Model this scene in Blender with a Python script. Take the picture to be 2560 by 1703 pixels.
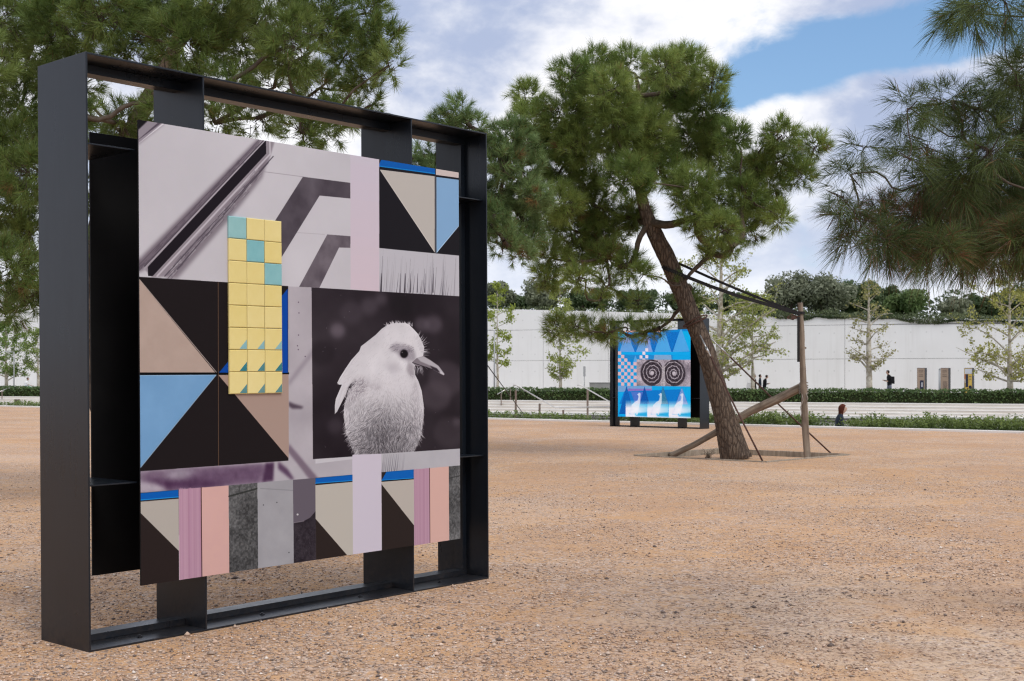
import bpy, bmesh, math, random
import numpy as np
from mathutils import Vector, Matrix

for o in list(bpy.data.objects):
    bpy.data.objects.remove(o)
SC = bpy.context.scene
COL = SC.collection
R = math.radians
rng = np.random.default_rng(7)
random.seed(7)

# ------------------------------------------------------------------ camera
EYE, HOR, F = 1.373, 945.0, 3200.0          # eye height (m), horizon row and focal length in photo pixels
cam_d = bpy.data.cameras.new('camera')
cam = bpy.data.objects.new('camera', cam_d)
COL.objects.link(cam)
cam.location = (0, 0, EYE)
cam.rotation_euler = (R(90), 0, 0)
cam_d.sensor_width = 36.0
cam_d.sensor_fit = 'HORIZONTAL'
cam_d.lens = 45.0
cam_d.shift_y = (HOR - 851.5) / 2560.0
cam_d.clip_start = 0.1
cam_d.clip_end = 3000
cam_d.dof.use_dof = True
cam_d.dof.focus_distance = 9.0
cam_d.dof.aperture_fstop = 7.1
SC.camera = cam

# ------------------------------------------------------------------ sky
SUN_EL, SUN_AZ = R(52), R(140)              # azimuth clockwise from +Y: behind the camera, to the right
world = bpy.data.worlds.new('World')
SC.world = world
world.use_nodes = True
wn, wl = world.node_tree.nodes, world.node_tree.links
wn.clear()
def N(t, **k):
    n = wn.new(t)
    for a, b in k.items():
        setattr(n, a, b)
    return n
def mth(op, a, b=None, c=None):
    n = N('ShaderNodeMath', operation=op)
    for i, v in enumerate((a, b, c)):
        if v is None: continue
        if isinstance(v, (int, float)): n.inputs[i].default_value = v
        else: wl.new(v, n.inputs[i])
    return n.outputs[0]
def mixc(f, a, b):
    n = N('ShaderNodeMix', data_type='RGBA')
    for i, v in ((0, f), (6, a), (7, b)):
        if isinstance(v, (int, float)): n.inputs[i].default_value = v
        elif isinstance(v, tuple): n.inputs[i].default_value = v
        else: wl.new(v, n.inputs[i])
    return n.outputs[2]
def sstep(v, a, b):
    n = N('ShaderNodeMapRange', interpolation_type='SMOOTHSTEP')
    wl.new(v, n.inputs[0]); n.inputs[1].default_value = a; n.inputs[2].default_value = b
    return n.outputs[0]
sky = N('ShaderNodeTexSky', sky_type='NISHITA')
sky.sun_disc = False
sky.sun_elevation = SUN_EL
sky.sun_rotation = SUN_AZ
sky.air_density = 1.0; sky.dust_density = 0.6; sky.ozone_density = 1.6
tc = N('ShaderNodeTexCoord')
sep = N('ShaderNodeSeparateXYZ'); wl.new(tc.outputs['Generated'], sep.inputs[0])
zz = mth('ADD', mth('MAXIMUM', sep.outputs[2], 0.0), 0.05)
qx = mth('DIVIDE', sep.outputs[0], zz)
qy = mth('DIVIDE', sep.outputs[1], zz)
def noise2(sx, sy, off, detail=8.0, rough=0.58, dist=0.0):
    c = N('ShaderNodeCombineXYZ')
    wl.new(mth('MULTIPLY_ADD', qx, sx, off), c.inputs[0]); wl.new(mth('MULTIPLY', qy, sy), c.inputs[1])
    c.inputs[2].default_value = off * 1.7
    n = N('ShaderNodeTexNoise'); n.inputs['Scale'].default_value = 1.0
    n.inputs['Detail'].default_value = detail; n.inputs['Roughness'].default_value = rough
    n.inputs['Distortion'].default_value = dist
    wl.new(c.outputs[0], n.inputs['Vector'])
    return n.outputs['Fac']
def noise3(sx, sz, off, detail, rough, dist=0.0):      # billows, the same size whichever way one looks
    c = N('ShaderNodeCombineXYZ')
    wl.new(mth('MULTIPLY_ADD', sep.outputs[0], sx, off), c.inputs[0]); wl.new(mth('MULTIPLY', sep.outputs[1], sx), c.inputs[1])
    wl.new(mth('MULTIPLY_ADD', sep.outputs[2], sz, off*.7), c.inputs[2])
    n = N('ShaderNodeTexNoise'); n.inputs['Scale'].default_value = 1.0
    n.inputs['Detail'].default_value = detail; n.inputs['Roughness'].default_value = rough; n.inputs['Distortion'].default_value = dist
    wl.new(c.outputs[0], n.inputs['Vector'])
    return n.outputs['Fac']
nb = noise3(9.0, 15.0, 3.4, 10.0, 0.60, 0.25)
def bump(cx, cy, ax, ay):                     # a clearing in the cloud sheet
    dx = mth('DIVIDE', mth('SUBTRACT', qx, cx), ax); dy = mth('DIVIDE', mth('SUBTRACT', qy, cy), ay)
    r2 = mth('ADD', mth('MULTIPLY', dx, dx), mth('MULTIPLY', dy, dy))
    return mth('EXPONENT', mth('MULTIPLY', r2, -1.0))
gap = mth('ADD', mth('ADD', bump(.64, 3.56, .09, .24), bump(.80, 3.32, .13, .27)), mth('ADD', bump(1.0, 3.10, .16, .28), bump(1.28, 2.86, .24, .30)))
cov = mth('ADD', mth('MULTIPLY', nb, 0.9), mth('MULTIPLY_ADD', gap, -0.50, 0.17))
mask = sstep(cov, 0.34, 0.54)
lum = noise3(4.2, 7.5, 9.1, 6.0, 0.5, 0.2)
fluff = noise3(13.0, 22.0, 5.1, 9.0, 0.6, 0.1)
lumv = mth('ADD', mth('MULTIPLY', lum, 0.62), mth('MULTIPLY', fluff, 0.38))
cl = mixc(sstep(lumv, 0.40, 0.58), (2.9, 3.4, 4.7, 1), (6.6, 6.6, 6.8, 1))
hz = mth('SUBTRACT', 1.0, sstep(sep.outputs[2], 0.02, 0.22))
cl2 = mixc(mth('MULTIPLY', hz, 0.5), cl, (5.6, 6.0, 6.7, 1))
blue = mixc(0.3, sky.outputs[0], (.7, 2.15, 4.4, 1))
skyc = mixc(mask, blue, cl2)
bg = N('ShaderNodeBackground')
wl.new(skyc, bg.inputs[0]); bg.inputs[1].default_value = 0.10
wo = N('ShaderNodeOutputWorld'); wl.new(bg.outputs[0], wo.inputs[0])

# ------------------------------------------------------------------ sun behind thin cloud
sun_d = bpy.data.lights.new('sun', 'SUN')
sun = bpy.data.objects.new('sun', sun_d)
COL.objects.link(sun)
sun_d.energy = 1.15
sun_d.angle = R(28)
sun_d.color = (1.0, 0.95, 0.88)
sdir = Vector((math.sin(SUN_AZ) * math.cos(SUN_EL), math.cos(SUN_AZ) * math.cos(SUN_EL), math.sin(SUN_EL)))
sun.rotation_euler = (-sdir).to_track_quat('-Z', 'Y').to_euler()
sun.location = (12, -12, 20)

SC.view_settings.view_transform = 'Standard'
SC.view_settings.look = 'None'
SC.view_settings.gamma = 1.0
SC.view_settings.use_curve_mapping = False
SC.view_settings.exposure = 0.66
SC.cycles.use_denoising = True
SC.cycles.denoiser = 'OPENIMAGEDENOISE'
SC.cycles.denoising_input_passes = 'RGB_ALBEDO_NORMAL'
SC.cycles.denoising_prefilter = 'NONE'
SC.cycles.filter_width = 1.2
SC.cycles.max_bounces = 4
SC.cycles.diffuse_bounces = 2
SC.cycles.glossy_bounces = 2
SC.cycles.transmission_bounces = 2
SC.cycles.use_adaptive_sampling = True
SC.cycles.adaptive_threshold = 0.015
SC.cycles.transparent_max_bounces = 8

# ------------------------------------------------------------------ helpers
def W(x, y, Y):                               # a place in the world seen at photo pixel x, y, Y metres away
    return Vector(((x - 1280) / F * Y, Y, EYE - (y - HOR) / F * Y))
def G(x, y):                                  # the point of the level gravel seen at that pixel
    return W(x, y, F * EYE / (y - HOR))

class MB:
    """collects shapes for one mesh"""
    def __init__(s): s.v, s.f, s.m = [], [], []
    def add(s, vs, fs, mi=0):
        b = len(s.v); s.v += [tuple(p) for p in vs]
        for f in fs: s.f.append(tuple(b + i for i in f)); s.m.append(mi)
    def box(s, x0, x1, y0, y1, z0, z1, mi=0):
        s.add([(x0,y0,z0),(x1,y0,z0),(x1,y1,z0),(x0,y1,z0),(x0,y0,z1),(x1,y0,z1),(x1,y1,z1),(x0,y1,z1)],
              [(0,3,2,1),(4,5,6,7),(0,1,5,4),(1,2,6,5),(2,3,7,6),(3,0,4,7)], mi)
    def tube(s, pts, rad, n=8, mi=0, cap=True, wob=0.0):
        pts = [Vector(p) for p in pts]
        if not hasattr(rad, '__len__'): rad = [rad] * len(pts)
        ref = None; rings = []
        for i, p in enumerate(pts):
            t = (pts[min(i+1, len(pts)-1)] - pts[max(i-1, 0)])
            if t.length < 1e-9: t = Vector((0,0,1))
            t.normalize()
            if ref is None:
                ref = t.orthogonal().normalized()
            ref = (ref - t * ref.dot(t))
            if ref.length < 1e-6: ref = t.orthogonal()
            ref.normalize(); bi = t.cross(ref)
            ring = []
            for k in range(n):
                a = 2 * math.pi * k / n
                r = rad[i] * (1 + (random.uniform(-wob, wob) if wob else 0))
                ring.append(p + (ref * math.cos(a) + bi * math.sin(a)) * r)
            rings.append(ring)
        vs = [q for r_ in rings for q in r_]
        fs = [(i*n+k, i*n+(k+1) % n, (i+1)*n+(k+1) % n, (i+1)*n+k) for i in range(len(pts)-1) for k in range(n)]
        if cap:
            fs.append(tuple(range(n-1, -1, -1))); fs.append(tuple((len(pts)-1)*n+k for k in range(n)))
        s.add(vs, fs, mi)
    def build(s, name, mats, parent=None, smooth=False, bevel=0.0):
        me = bpy.data.meshes.new(name)
        me.from_pydata(s.v, [], s.f)
        if not isinstance(mats, (list, tuple)): mats = [mats]
        for m in mats: me.materials.append(m)
        me.polygons.foreach_set('material_index', s.m)
        if smooth: me.polygons.foreach_set('use_smooth', [True] * len(me.polygons))
        me.update()
        return link(name, me, parent, bevel)
def link(name, me, parent=None, bevel=0.0):
    o = bpy.data.objects.new(name, me)
    COL.objects.link(o)
    if parent is not None: o.parent = parent
    if bevel:
        b = o.modifiers.new('bevel', 'BEVEL'); b.width = bevel; b.segments = 2; b.limit_method = 'ANGLE'
    return o
def raw_mesh(name, verts, k, mat, parent=None, colors=None, smooth=False):
    """verts (m*k, 3): m separate faces of k corners each"""
    verts = np.asarray(verts, dtype=np.float32).reshape(-1, 3)
    n = len(verts); m = n // k
    me = bpy.data.meshes.new(name)
    me.vertices.add(n); me.vertices.foreach_set('co', verts.ravel())
    me.loops.add(n); me.loops.foreach_set('vertex_index', np.arange(n, dtype=np.int32))
    me.polygons.add(m)
    me.polygons.foreach_set('loop_start', np.arange(0, n, k, dtype=np.int32))
    if colors is not None:
        ca = me.color_attributes.new('Col', 'FLOAT_COLOR', 'POINT')
        c4 = np.ones((n, 4), dtype=np.float32); c4[:, :3] = colors
        ca.data.foreach_set('color', c4.ravel())
    me.update(calc_edges=True)
    for mm in (mat if isinstance(mat, (list, tuple)) else [mat]): me.materials.append(mm)
    return link(name, me, parent)
def indexed_mesh(name, verts, faces, mat, parent=None, colors=None, smooth=False):
    verts = np.asarray(verts, dtype=np.float32); faces = np.asarray(faces, dtype=np.int32)
    me = bpy.data.meshes.new(name)
    me.vertices.add(len(verts)); me.vertices.foreach_set('co', verts.ravel())
    me.loops.add(faces.size); me.loops.foreach_set('vertex_index', faces.ravel())
    me.polygons.add(len(faces))
    me.polygons.foreach_set('loop_start', np.arange(0, faces.size, faces.shape[1], dtype=np.int32))
    if colors is not None:
        ca = me.color_attributes.new('Col', 'FLOAT_COLOR', 'POINT')
        c4 = np.ones((len(verts), 4), dtype=np.float32); c4[:, :3] = colors
        ca.data.foreach_set('color', c4.ravel())
    if smooth: me.polygons.foreach_set('use_smooth', np.ones(len(faces), dtype=bool))
    me.update(calc_edges=True)
    me.materials.append(mat)
    return link(name, me, parent)
def tag(o, label=None, cat=None, group=None, kind=None):
    if label: o['label'] = label
    if cat: o['category'] = cat
    if group: o['group'] = group
    if kind: o['kind'] = kind
    return o
def empty(name, loc=(0, 0, 0), rz=0.0):
    o = bpy.data.objects.new(name, None)
    o.empty_display_size = 0.2
    COL.objects.link(o); o.location = loc; o.rotation_euler = (0, 0, rz)
    return o

# ------------------------------------------------------------------ materials
def srgb(r, g, b):
    f = lambda c: (c/255/12.92 if c/255 <= .04045 else ((c/255+.055)/1.055)**2.4)
    return (f(r), f(g), f(b), 1.0)
class MatB:
    def __init__(s, name, rough=.6, spec=.3, metal=0.0):
        s.mat = bpy.data.materials.new(name); s.mat.use_nodes = True
        s.nt = s.mat.node_tree; s.n = s.nt.nodes; s.l = s.nt.links
        s.b = s.n['Principled BSDF']
        s.b.inputs['Roughness'].default_value = rough
        s.b.inputs['Specular IOR Level'].default_value = spec
        s.b.inputs['Metallic'].default_value = metal
        s._tc = None
    def put(s, sock, v):
        if isinstance(v, (int, float, tuple)): sock.default_value = v
        else: s.l.new(v, sock)
    def co(s, kind='Object', scale=(1, 1, 1)):
        if s._tc is None: s._tc = s.n.new('ShaderNodeTexCoord')
        mp = s.n.new('ShaderNodeMapping'); mp.inputs['Scale'].default_value = scale
        s.l.new(s._tc.outputs[kind], mp.inputs[0]); return mp.outputs[0]
    def world_co(s, scale=(1, 1, 1)):
        g = s.n.new('ShaderNodeNewGeometry')
        mp = s.n.new('ShaderNodeMapping'); mp.inputs['Scale'].default_value = scale
        s.l.new(g.outputs['Position'], mp.inputs[0]); return mp.outputs[0]
    def noise(s, vec, scale, detail=4, rough=.55, dist=0.0, out='Fac'):
        n = s.n.new('ShaderNodeTexNoise'); s.l.new(vec, n.inputs['Vector'])
        n.inputs['Scale'].default_value = scale; n.inputs['Detail'].default_value = detail
        n.inputs['Roughness'].default_value = rough; n.inputs['Distortion'].default_value = dist
        return n.outputs[out]
    def voro(s, vec, scale, out='Distance', feature='F1', rand=1.0):
        n = s.n.new('ShaderNodeTexVoronoi'); n.feature = feature; s.l.new(vec, n.inputs['Vector'])
        n.inputs['Scale'].default_value = scale; n.inputs['Randomness'].default_value = rand
        return n.outputs[out]
    def mr(s, v, a, b, c=0.0, d=1.0):
        n = s.n.new('ShaderNodeMapRange'); s.l.new(v, n.inputs[0])
        for i, q in enumerate((a, b, c, d)): n.inputs[i+1].default_value = q
        return n.outputs[0]
    def math(s, op, a, b=None):
        n = s.n.new('ShaderNodeMath'); n.operation = op
        s.put(n.inputs[0], a)
        if b is not None: s.put(n.inputs[1], b)
        return n.outputs[0]
    def mix(s, f, a, b, blend='MIX'):
        n = s.n.new('ShaderNodeMix'); n.data_type = 'RGBA'; n.blend_type = blend
        s.put(n.inputs[0], f); s.put(n.inputs[6], a); s.put(n.inputs[7], b)
        return n.outputs[2]
    def color(s, c): s.put(s.b.inputs['Base Color'], c); return s
    def bump(s, h, strength=.5, dist=.01):
        n = s.n.new('ShaderNodeBump'); n.inputs['Strength'].default_value = strength
        n.inputs['Distance'].default_value = dist
        s.l.new(h, n.inputs['Height']); s.l.new(n.outputs[0], s.b.inputs['Normal']); return s
    def attr(s, name='Col'):
        n = s.n.new('ShaderNodeVertexColor'); n.layer_name = name; return n.outputs[0]
    def island(s):
        return s.n.new('ShaderNodeNewGeometry').outputs['Random Per Island']

def mottled(name, c1, c2, scale=4.0, rough=.7, spec=.25, bump=.0, bdist=.01, kind='Object', detail=5, stretch=(1,1,1), lo=.3, hi=.7):
    m = MatB(name, rough, spec)
    v = m.co(kind, stretch)
    n = m.noise(v, scale, detail)
    m.color(m.mix(m.mr(n, lo, hi), c1, c2))
    if bump: m.bump(m.noise(v, scale*4, 5), bump, bdist)
    return m.mat
def leaf_mat(name, transl=.25, rough=.55, spec=.25):
    m = MatB(name, rough, spec)
    c = m.attr()
    m.color(c)
    tr = m.n.new('ShaderNodeBsdfTranslucent'); m.l.new(c, tr.inputs[0])
    mx = m.n.new('ShaderNodeMixShader'); mx.inputs[0].default_value = transl
    m.l.new(m.b.outputs[0], mx.inputs[1]); m.l.new(tr.outputs[0], mx.inputs[2])
    m.l.new(mx.outputs[0], m.n['Material Output'].inputs[0])
    return m.mat

M = {}
def mk_metal():
    m = MatB('black_steel', .3, .36)
    v = m.co('Object')
    n = m.noise(v, 1.6, 6, .6)
    n2 = m.noise(m.co('Object', (1, 1, .15)), 22, 4, .6)
    m.color(m.mix(m.mr(n, .3, .7), (.007, .0095, .014, 1), (.011, .014, .019, 1)))
    m.put(m.b.inputs['Roughness'], m.mr(m.math('ADD', n, m.math('MULTIPLY', n2, .6)), .5, 1.1, .24, .38))
    sx = m.n.new('ShaderNodeSeparateXYZ'); m.l.new(v, sx.inputs[0])
    dust = m.math('MULTIPLY', m.mr(m.math('ADD', sx.outputs[2], m.math('MULTIPLY', m.noise(v, 7, 5, .7), .5)), .15, .50, 1, 0), m.mr(m.noise(v, 30, 4, .7), .35, .7))
    m.color(m.mix(m.math('MULTIPLY', dust, .22), m.mix(m.mr(n, .3, .7), (.006, .0092, .0150, 1), (.010, .0140, .0205, 1)), (.16, .11, .075, 1)))
    m.bump(n2, .04, .004)
    return m.mat
M['steel'] = mk_metal()
M['board_black'] = mottled('black_board', (.006, .006, .007, 1), (.011, .011, .012, 1), 3, .6, .2)
def mk_bark(name, c1, c2, c3, sc=1.0, bd=.03):
    m = MatB(name, .9, .1)
    v0 = m.co('Object', (1, 1, .26))
    wob = m.noise(v0, 9*sc, 3, .5, 0, 'Color')
    va = m.n.new('ShaderNodeVectorMath'); va.operation = 'MULTIPLY_ADD'
    m.l.new(wob, va.inputs[0]); va.inputs[1].default_value = (.10, .10, .10); m.l.new(v0, va.inputs[2])
    v = va.outputs[0]
    n = m.noise(v0, 3.2*sc, 6, .65); fine = m.noise(v0, 46*sc, 5, .7)
    d = m.voro(v, 17*sc, 'Distance', 'DISTANCE_TO_EDGE')
    crack = m.math('MULTIPLY', m.mr(d, .0, .22), m.mr(fine, .25, .6, .35, 1.0))
    base = m.mix(m.mr(n, .35, .65), c1, c2)
    base = m.mix(m.mr(fine, .4, .75, 0, .7), base, (c2[0]*.6, c2[1]*.6, c2[2]*.62, 1))
    m.color(m.mix(crack, c3, base))
    m.bump(m.math('ADD', crack, m.math('MULTIPLY', fine, .5)), .9, bd)
    return m.mat
M['pine_bark'] = mk_bark('pine_bark', (.27, .20, .148, 1), (.22, .172, .135, 1), (.07, .052, .042, 1))
M['twig'] = mottled('twig_bark', (.065, .05, .038, 1), (.12, .098, .078, 1), 12, .9, .1)
def mk_plane_bark():
    m = MatB('plane_bark', .8, .15)
    v = m.co('Object')
    n = m.noise(v, 5, 4); n2 = m.voro(v, 4, 'Distance')
    m.color(m.mix(m.mr(n, .4, .6), (.34, .29, .22, 1), m.mix(.5, (.56, .52, .44, 1), n2, 'SOFT_LIGHT')))
    return m.mat
M['plane_bark'] = mk_plane_bark()
M['needles'] = leaf_mat('pine_needles', .32, .5, .25)
M['leaves'] = leaf_mat('tree_leaves', .35, .5, .25)
M['hedge'] = leaf_mat('hedge_leaves', .25, .45, .3)
def mk_wood(name, c1, c2, c3):
    m = MatB(name, .85, .15)
    v = m.co('Object', (1, 1, .06))
    g = m.noise(v, 26, 5, .6); n = m.noise(m.co('Object'), 3, 4)
    c = m.mix(m.mr(g, .35, .65), c1, c2)
    m.color(m.mix(m.mr(n, .5, .72), c, c3))
    m.bump(g, .5, .012)
    return m.mat
M['wood'] = mk_wood('weathered_wood', (.15, .115, .088, 1), (.31, .255, .20, 1), (.10, .074, .057, 1))
M['wood_grey'] = mk_wood('grey_wood', (.27, .23, .18, 1), (.42, .365, .295, 1), (.20, .16, .125, 1))
M['strap'] = mottled('black_strap', (.012, .012, .014, 1), (.03, .029, .03, 1), 40, .7, .2)
M['rust'] = mottled('rusty_cable', (.10, .045, .032, 1), (.06, .035, .03, 1), 30, .7, .3)
M['rope'] = mottled('grey_rope', (.36, .32, .28, 1), (.22, .19, .17, 1), 60, .9, .1)
# ================================================================== the setting
# ---- gravel ground
def mk_ground():
    m = MatB('gravel', .95, .12)
    v = m.world_co()
    big = m.noise(v, .33, 4, .6, .4)
    med = m.noise(v, 1.7, 5, .62, .5)
    fine = m.noise(v, 60, 4, .65)
    # a patch of paler washed sand on the right
    dv = m.n.new('ShaderNodeVectorMath'); dv.operation = 'DISTANCE'
    m.l.new(v, dv.inputs[0]); dv.inputs[1].default_value = (2.5, 7.0, 0)
    pale = m.mr(m.math('ADD', dv.outputs['Value'], m.math('MULTIPLY', med, 2.6)), 2.4, 3.9, 1.0, 0.0)
    sand = m.mix(m.mr(m.noise(v, .16, 3), .42, .66, 0, .6), (.575, .335, .162, 1), (.565, .375, .235, 1))
    sand = m.mix(pale, sand, (.64, .50, .365, 1))
    sand = m.mix(m.mr(fine, .3, .75, 0, .5), sand, (.46, .265, .145, 1))
    # stones: small cells, each with its own tint
    c1 = m.voro(v, 55, 'Color'); d1 = m.voro(v, 55, 'Distance')
    c2 = m.voro(v, 24, 'Color'); d2 = m.voro(v, 24, 'Distance')
    sp = m.n.new('ShaderNodeSeparateColor'); m.l.new(c1, sp.inputs[0])
    sp2 = m.n.new('ShaderNodeSeparateColor'); m.l.new(c2, sp2.inputs[0])
    r = m.n.new('ShaderNodeValToRGB'); m.l.new(sp.outputs[0], r.inputs[0])
    cr = r.color_ramp; cr.interpolation = 'CONSTANT'
    cols = [(0, (.50, .36, .27)), (.18, (.63, .49, .40)), (.36, (.40, .27, .19)), (.52, (.55, .41, .32)), (.66, (.30, .215, .165)), (.78, (.70, .58, .49)), (.90, (.20, .15, .125))]
    cr.elements[0].color = cols[0][1] + (1,); cr.elements[1].position = cols[1][0]; cr.elements[1].color = cols[1][1] + (1,)
    for p, c in cols[2:]:
        e = cr.elements.new(p); e.color = c + (1,)
    cover = m.math('ADD', m.math('MULTIPLY', big, .7), m.math('MULTIPLY', med, .55))
    has = m.mr(m.math('SUBTRACT', cover, m.math('MULTIPLY', sp.outputs[1], .55)), .20, .42)
    body = m.mr(d1, .0, .9, 1.18, .68)
    stone = m.mix(1.0, r.outputs[0], body, 'MULTIPLY')
    col = m.mix(has, sand, stone)
    dark = m.math('MULTIPLY', m.mr(sp2.outputs[0], .90, .92), m.mr(d2, .32, .22))
    col = m.mix(m.math('MULTIPLY', dark, .8), col, (.17, .12, .10, 1))
    col = m.mix(m.mr(m.noise(v, .11, 3, .5), .35, .7, 0, .22), col, (.62, .43, .34, 1))
    # clumps of darker and paler grit that still read far away
    g1 = m.noise(v, 11, 6, .85); g2 = m.noise(v, 2.1, 5, .72, .9)
    col = m.mix(m.mr(g1, .52, .68, 0, .48), col, (.29, .185, .125, 1))
    col = m.mix(m.mr(g1, .48, .34, 0, .48), col, (.76, .58, .46, 1))
    col = m.mix(m.mr(g2, .50, .62, 0, .55), col, (.60, .35, .17, 1))
    # broad reddish and dusty tracts
    g3_ = m.noise(v, .42, 4, .6, .9)
    col = m.mix(m.mr(g3_, .46, .64, 0, .42), col, (.44, .26, .15, 1))
    col = m.mix(m.mr(g3_, .46, .30, 0, .30), col, (.65, .475, .35, 1))
    m.color(col)
    h = m.math('ADD', m.math('MULTIPLY', has, m.mr(d1, 0, .6, 1, 0)), m.math('MULTIPLY', fine, .5))
    h = m.math('ADD', h, m.math('MULTIPLY', med, 2.0))
    m.bump(h, .55, .014)
    return m.mat
M['ground'] = mk_ground()
def mound(x, y):
    return .02 * np.exp(-((x + .16)**2 + (y - 8.62)**2) / (2 * 1.3**2))
KX0, KS = 41.66, -.798                        # the kerb runs along Y = KX0 + KS * X
xs = np.concatenate([np.linspace(-70, -7, 10), np.linspace(-6, 5, 56), np.linspace(7, (14 - KX0) / KS, 8)])
ys = np.concatenate([np.linspace(-40, 2, 8), np.linspace(3, 13, 51), [14]])
gx, gy = np.meshgrid(xs, ys)
gv = np.stack([gx.ravel(), gy.ravel(), mound(gx, gy).ravel()], 1)
nx, ny = len(xs), len(ys)
gf = [(j*nx+i, j*nx+i+1, (j+1)*nx+i+1, (j+1)*nx+i) for j in range(ny-1) for i in range(nx-1)]
from mathutils.geometry import tessellate_polygon
PIT = [Vector((2.17, 22.5, 0)), Vector((4.13, 20.8, 0)), Vector((5.98, 22.75, 0)), Vector((3.95, 24.5, 0))]
outer = [Vector((-70, 14, 0)), Vector(((14 - KX0) / KS, 14, 0)), Vector((-70, KX0 + KS * -70, 0))]
hole = list(reversed(PIT))
tri = tessellate_polygon([outer, hole])
allp = outer + hole
mb = MB()
mb.add([tuple(p) for p in gv], gf)
for t in tri:
    a, b, c = (allp[i] for i in t)
    if (b - a).cross(c - a).z < 0: b, c = c, b
    mb.add([a, b, c], [(0, 1, 2)])
tag(mb.build('ground', M['ground'], smooth=True), kind='structure')

# ---- tree pit: lowered soil and an edging of four planks
mb = MB()
cen = sum(PIT, Vector()) / 4
mb.add([p + Vector((0, 0, -.075)) for p in PIT] + [cen + Vector((0, 0, -.05))], [(0, 1, 4), (1, 2, 4), (2, 3, 4), (3, 0, 4)])
tag(mb.build('soil', M['ground'], smooth=True), kind='structure')
pe = tag(empty('pit_edging', tuple(cen)), 'low timber edging around the gravel pit of the leaning pine', 'edging')
for i in range(4):
    a, b = PIT[i], PIT[(i+1) % 4]
    d = (b - a).normalized(); nrm = Vector((d.y, -d.x, 0))
    if nrm.dot(cen - a) > 0: nrm = -nrm
    mb = MB()
    q = [a - d*.02*(1 if i % 2 else -1), b + d*.02*(1 if i % 2 else -1)]
    pts = [q[0] - nrm*.03, q[1] - nrm*.03, q[1] + nrm*.025, q[0] + nrm*.025]
    zt = .018 + .003*i
    mb.add([tuple(p - cen + Vector((0, 0, -.12))) for p in pts] + [tuple(p - cen + Vector((0, 0, zt))) for p in pts],
           [(0,3,2,1),(4,5,6,7),(0,1,5,4),(1,2,6,5),(2,3,7,6),(3,0,4,7)])
    mb.build('plank', M['wood_grey'], pe)

# ---- loose pebbles and pine litter on the gravel near the camera
def scatter_ground(n, y0, y1, power=1.0):
    Y = y0 + (y1 - y0) * rng.random(n)**power
    X = (rng.random(n) * 2 - 1) * (.43 * Y + .3)
    return X, Y
def vnoise(x, y, s, seed):
    g = np.random.default_rng(seed).random((64, 64))
    u, v = x / s + 17.3, y / s + 9.1
    i, j = np.floor(u).astype(int), np.floor(v).astype(int)
    fu, fv = u - i, v - j
    fu, fv = fu*fu*(3-2*fu), fv*fv*(3-2*fv)
    a = g[i % 64, j % 64]*(1-fu) + g[(i+1) % 64, j % 64]*fu
    b = g[i % 64, (j+1) % 64]*(1-fu) + g[(i+1) % 64, (j+1) % 64]*fu
    return a*(1-fv) + b*fv
X, Y = scatter_ground(150000, 5.4, 21.0, 1.35)
keep = rng.random(len(X)) < np.clip((vnoise(X, Y, 1.3, 3)*.6 + vnoise(X, Y*2.2, .45, 4)*.55 - .36) * 2.8, .04, 1) * np.clip((21.5 - Y) / 9, 0, 1)
X, Y = X[keep], Y[keep]
sl, el = (X + 2.11)*.658 + (Y - 6.39)*.753, -(X + 2.11)*.753 + (Y - 6.39)*.658      # none on the base plate of the frame
k = ~((sl > -.02) & (sl < 2.99) & (el > -.02) & (el < .49))
X, Y = X[k], Y[k]
n = len(X)
size = np.clip(rng.lognormal(math.log(.0046), .45, n), .0025, .019)
octv = np.array([[1,0,0],[0,1,0],[-1,0,0],[0,-1,0],[.1,.1,.9],[0,0,-.5]])
octf = np.array([[0,1,4],[1,2,4],[2,3,4],[3,0,4],[1,0,5],[2,1,5],[3,2,5],[0,3,5]])
jit = 1 + rng.uniform(-.35, .35, (n, 6, 1))
th = rng.random(n) * 6.283
v = octv[None] * jit * (size[:, None, None] * np.stack([rng.uniform(.8, 1.5, n), rng.uniform(.7, 1.1, n), rng.uniform(.5, .9, n)], 1)[:, None, :])
c, s_ = np.cos(th)[:, None], np.sin(th)[:, None]
vx = v[..., 0]*c - v[..., 1]*s_ + X[:, None]; vy = v[..., 0]*s_ + v[..., 1]*c + Y[:, None]
vz = v[..., 2] + (mound(X, Y) + size*.30)[:, None]
pv = np.stack([vx, vy, vz], 2).reshape(-1, 3)
pf = (octf[None] + (np.arange(n)*6)[:, None, None]).reshape(-1, 3)
pal = np.array([[.56,.40,.30],[.64,.50,.40],[.44,.29,.20],[.52,.38,.29],[.36,.27,.21],[.73,.65,.58],[.28,.22,.19],[.16,.125,.11],[.60,.40,.28]])
pw = np.array([.17,.11,.17,.16,.12,.035,.105,.07,.06])
pc = pal[rng.choice(len(pal), n, p=pw)] * rng.uniform(.92, 1.2, (n, 1))
pm = MatB('pebble_stone', .85, .2); pm.color(pm.attr())
o = indexed_mesh('pebbles', pv, pf, pm.mat, colors=np.repeat(pc, 6, 0))
tag(o, 'loose pinkish and grey pebbles strewn over the sandy gravel in front', 'pebbles', kind='stuff')

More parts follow.
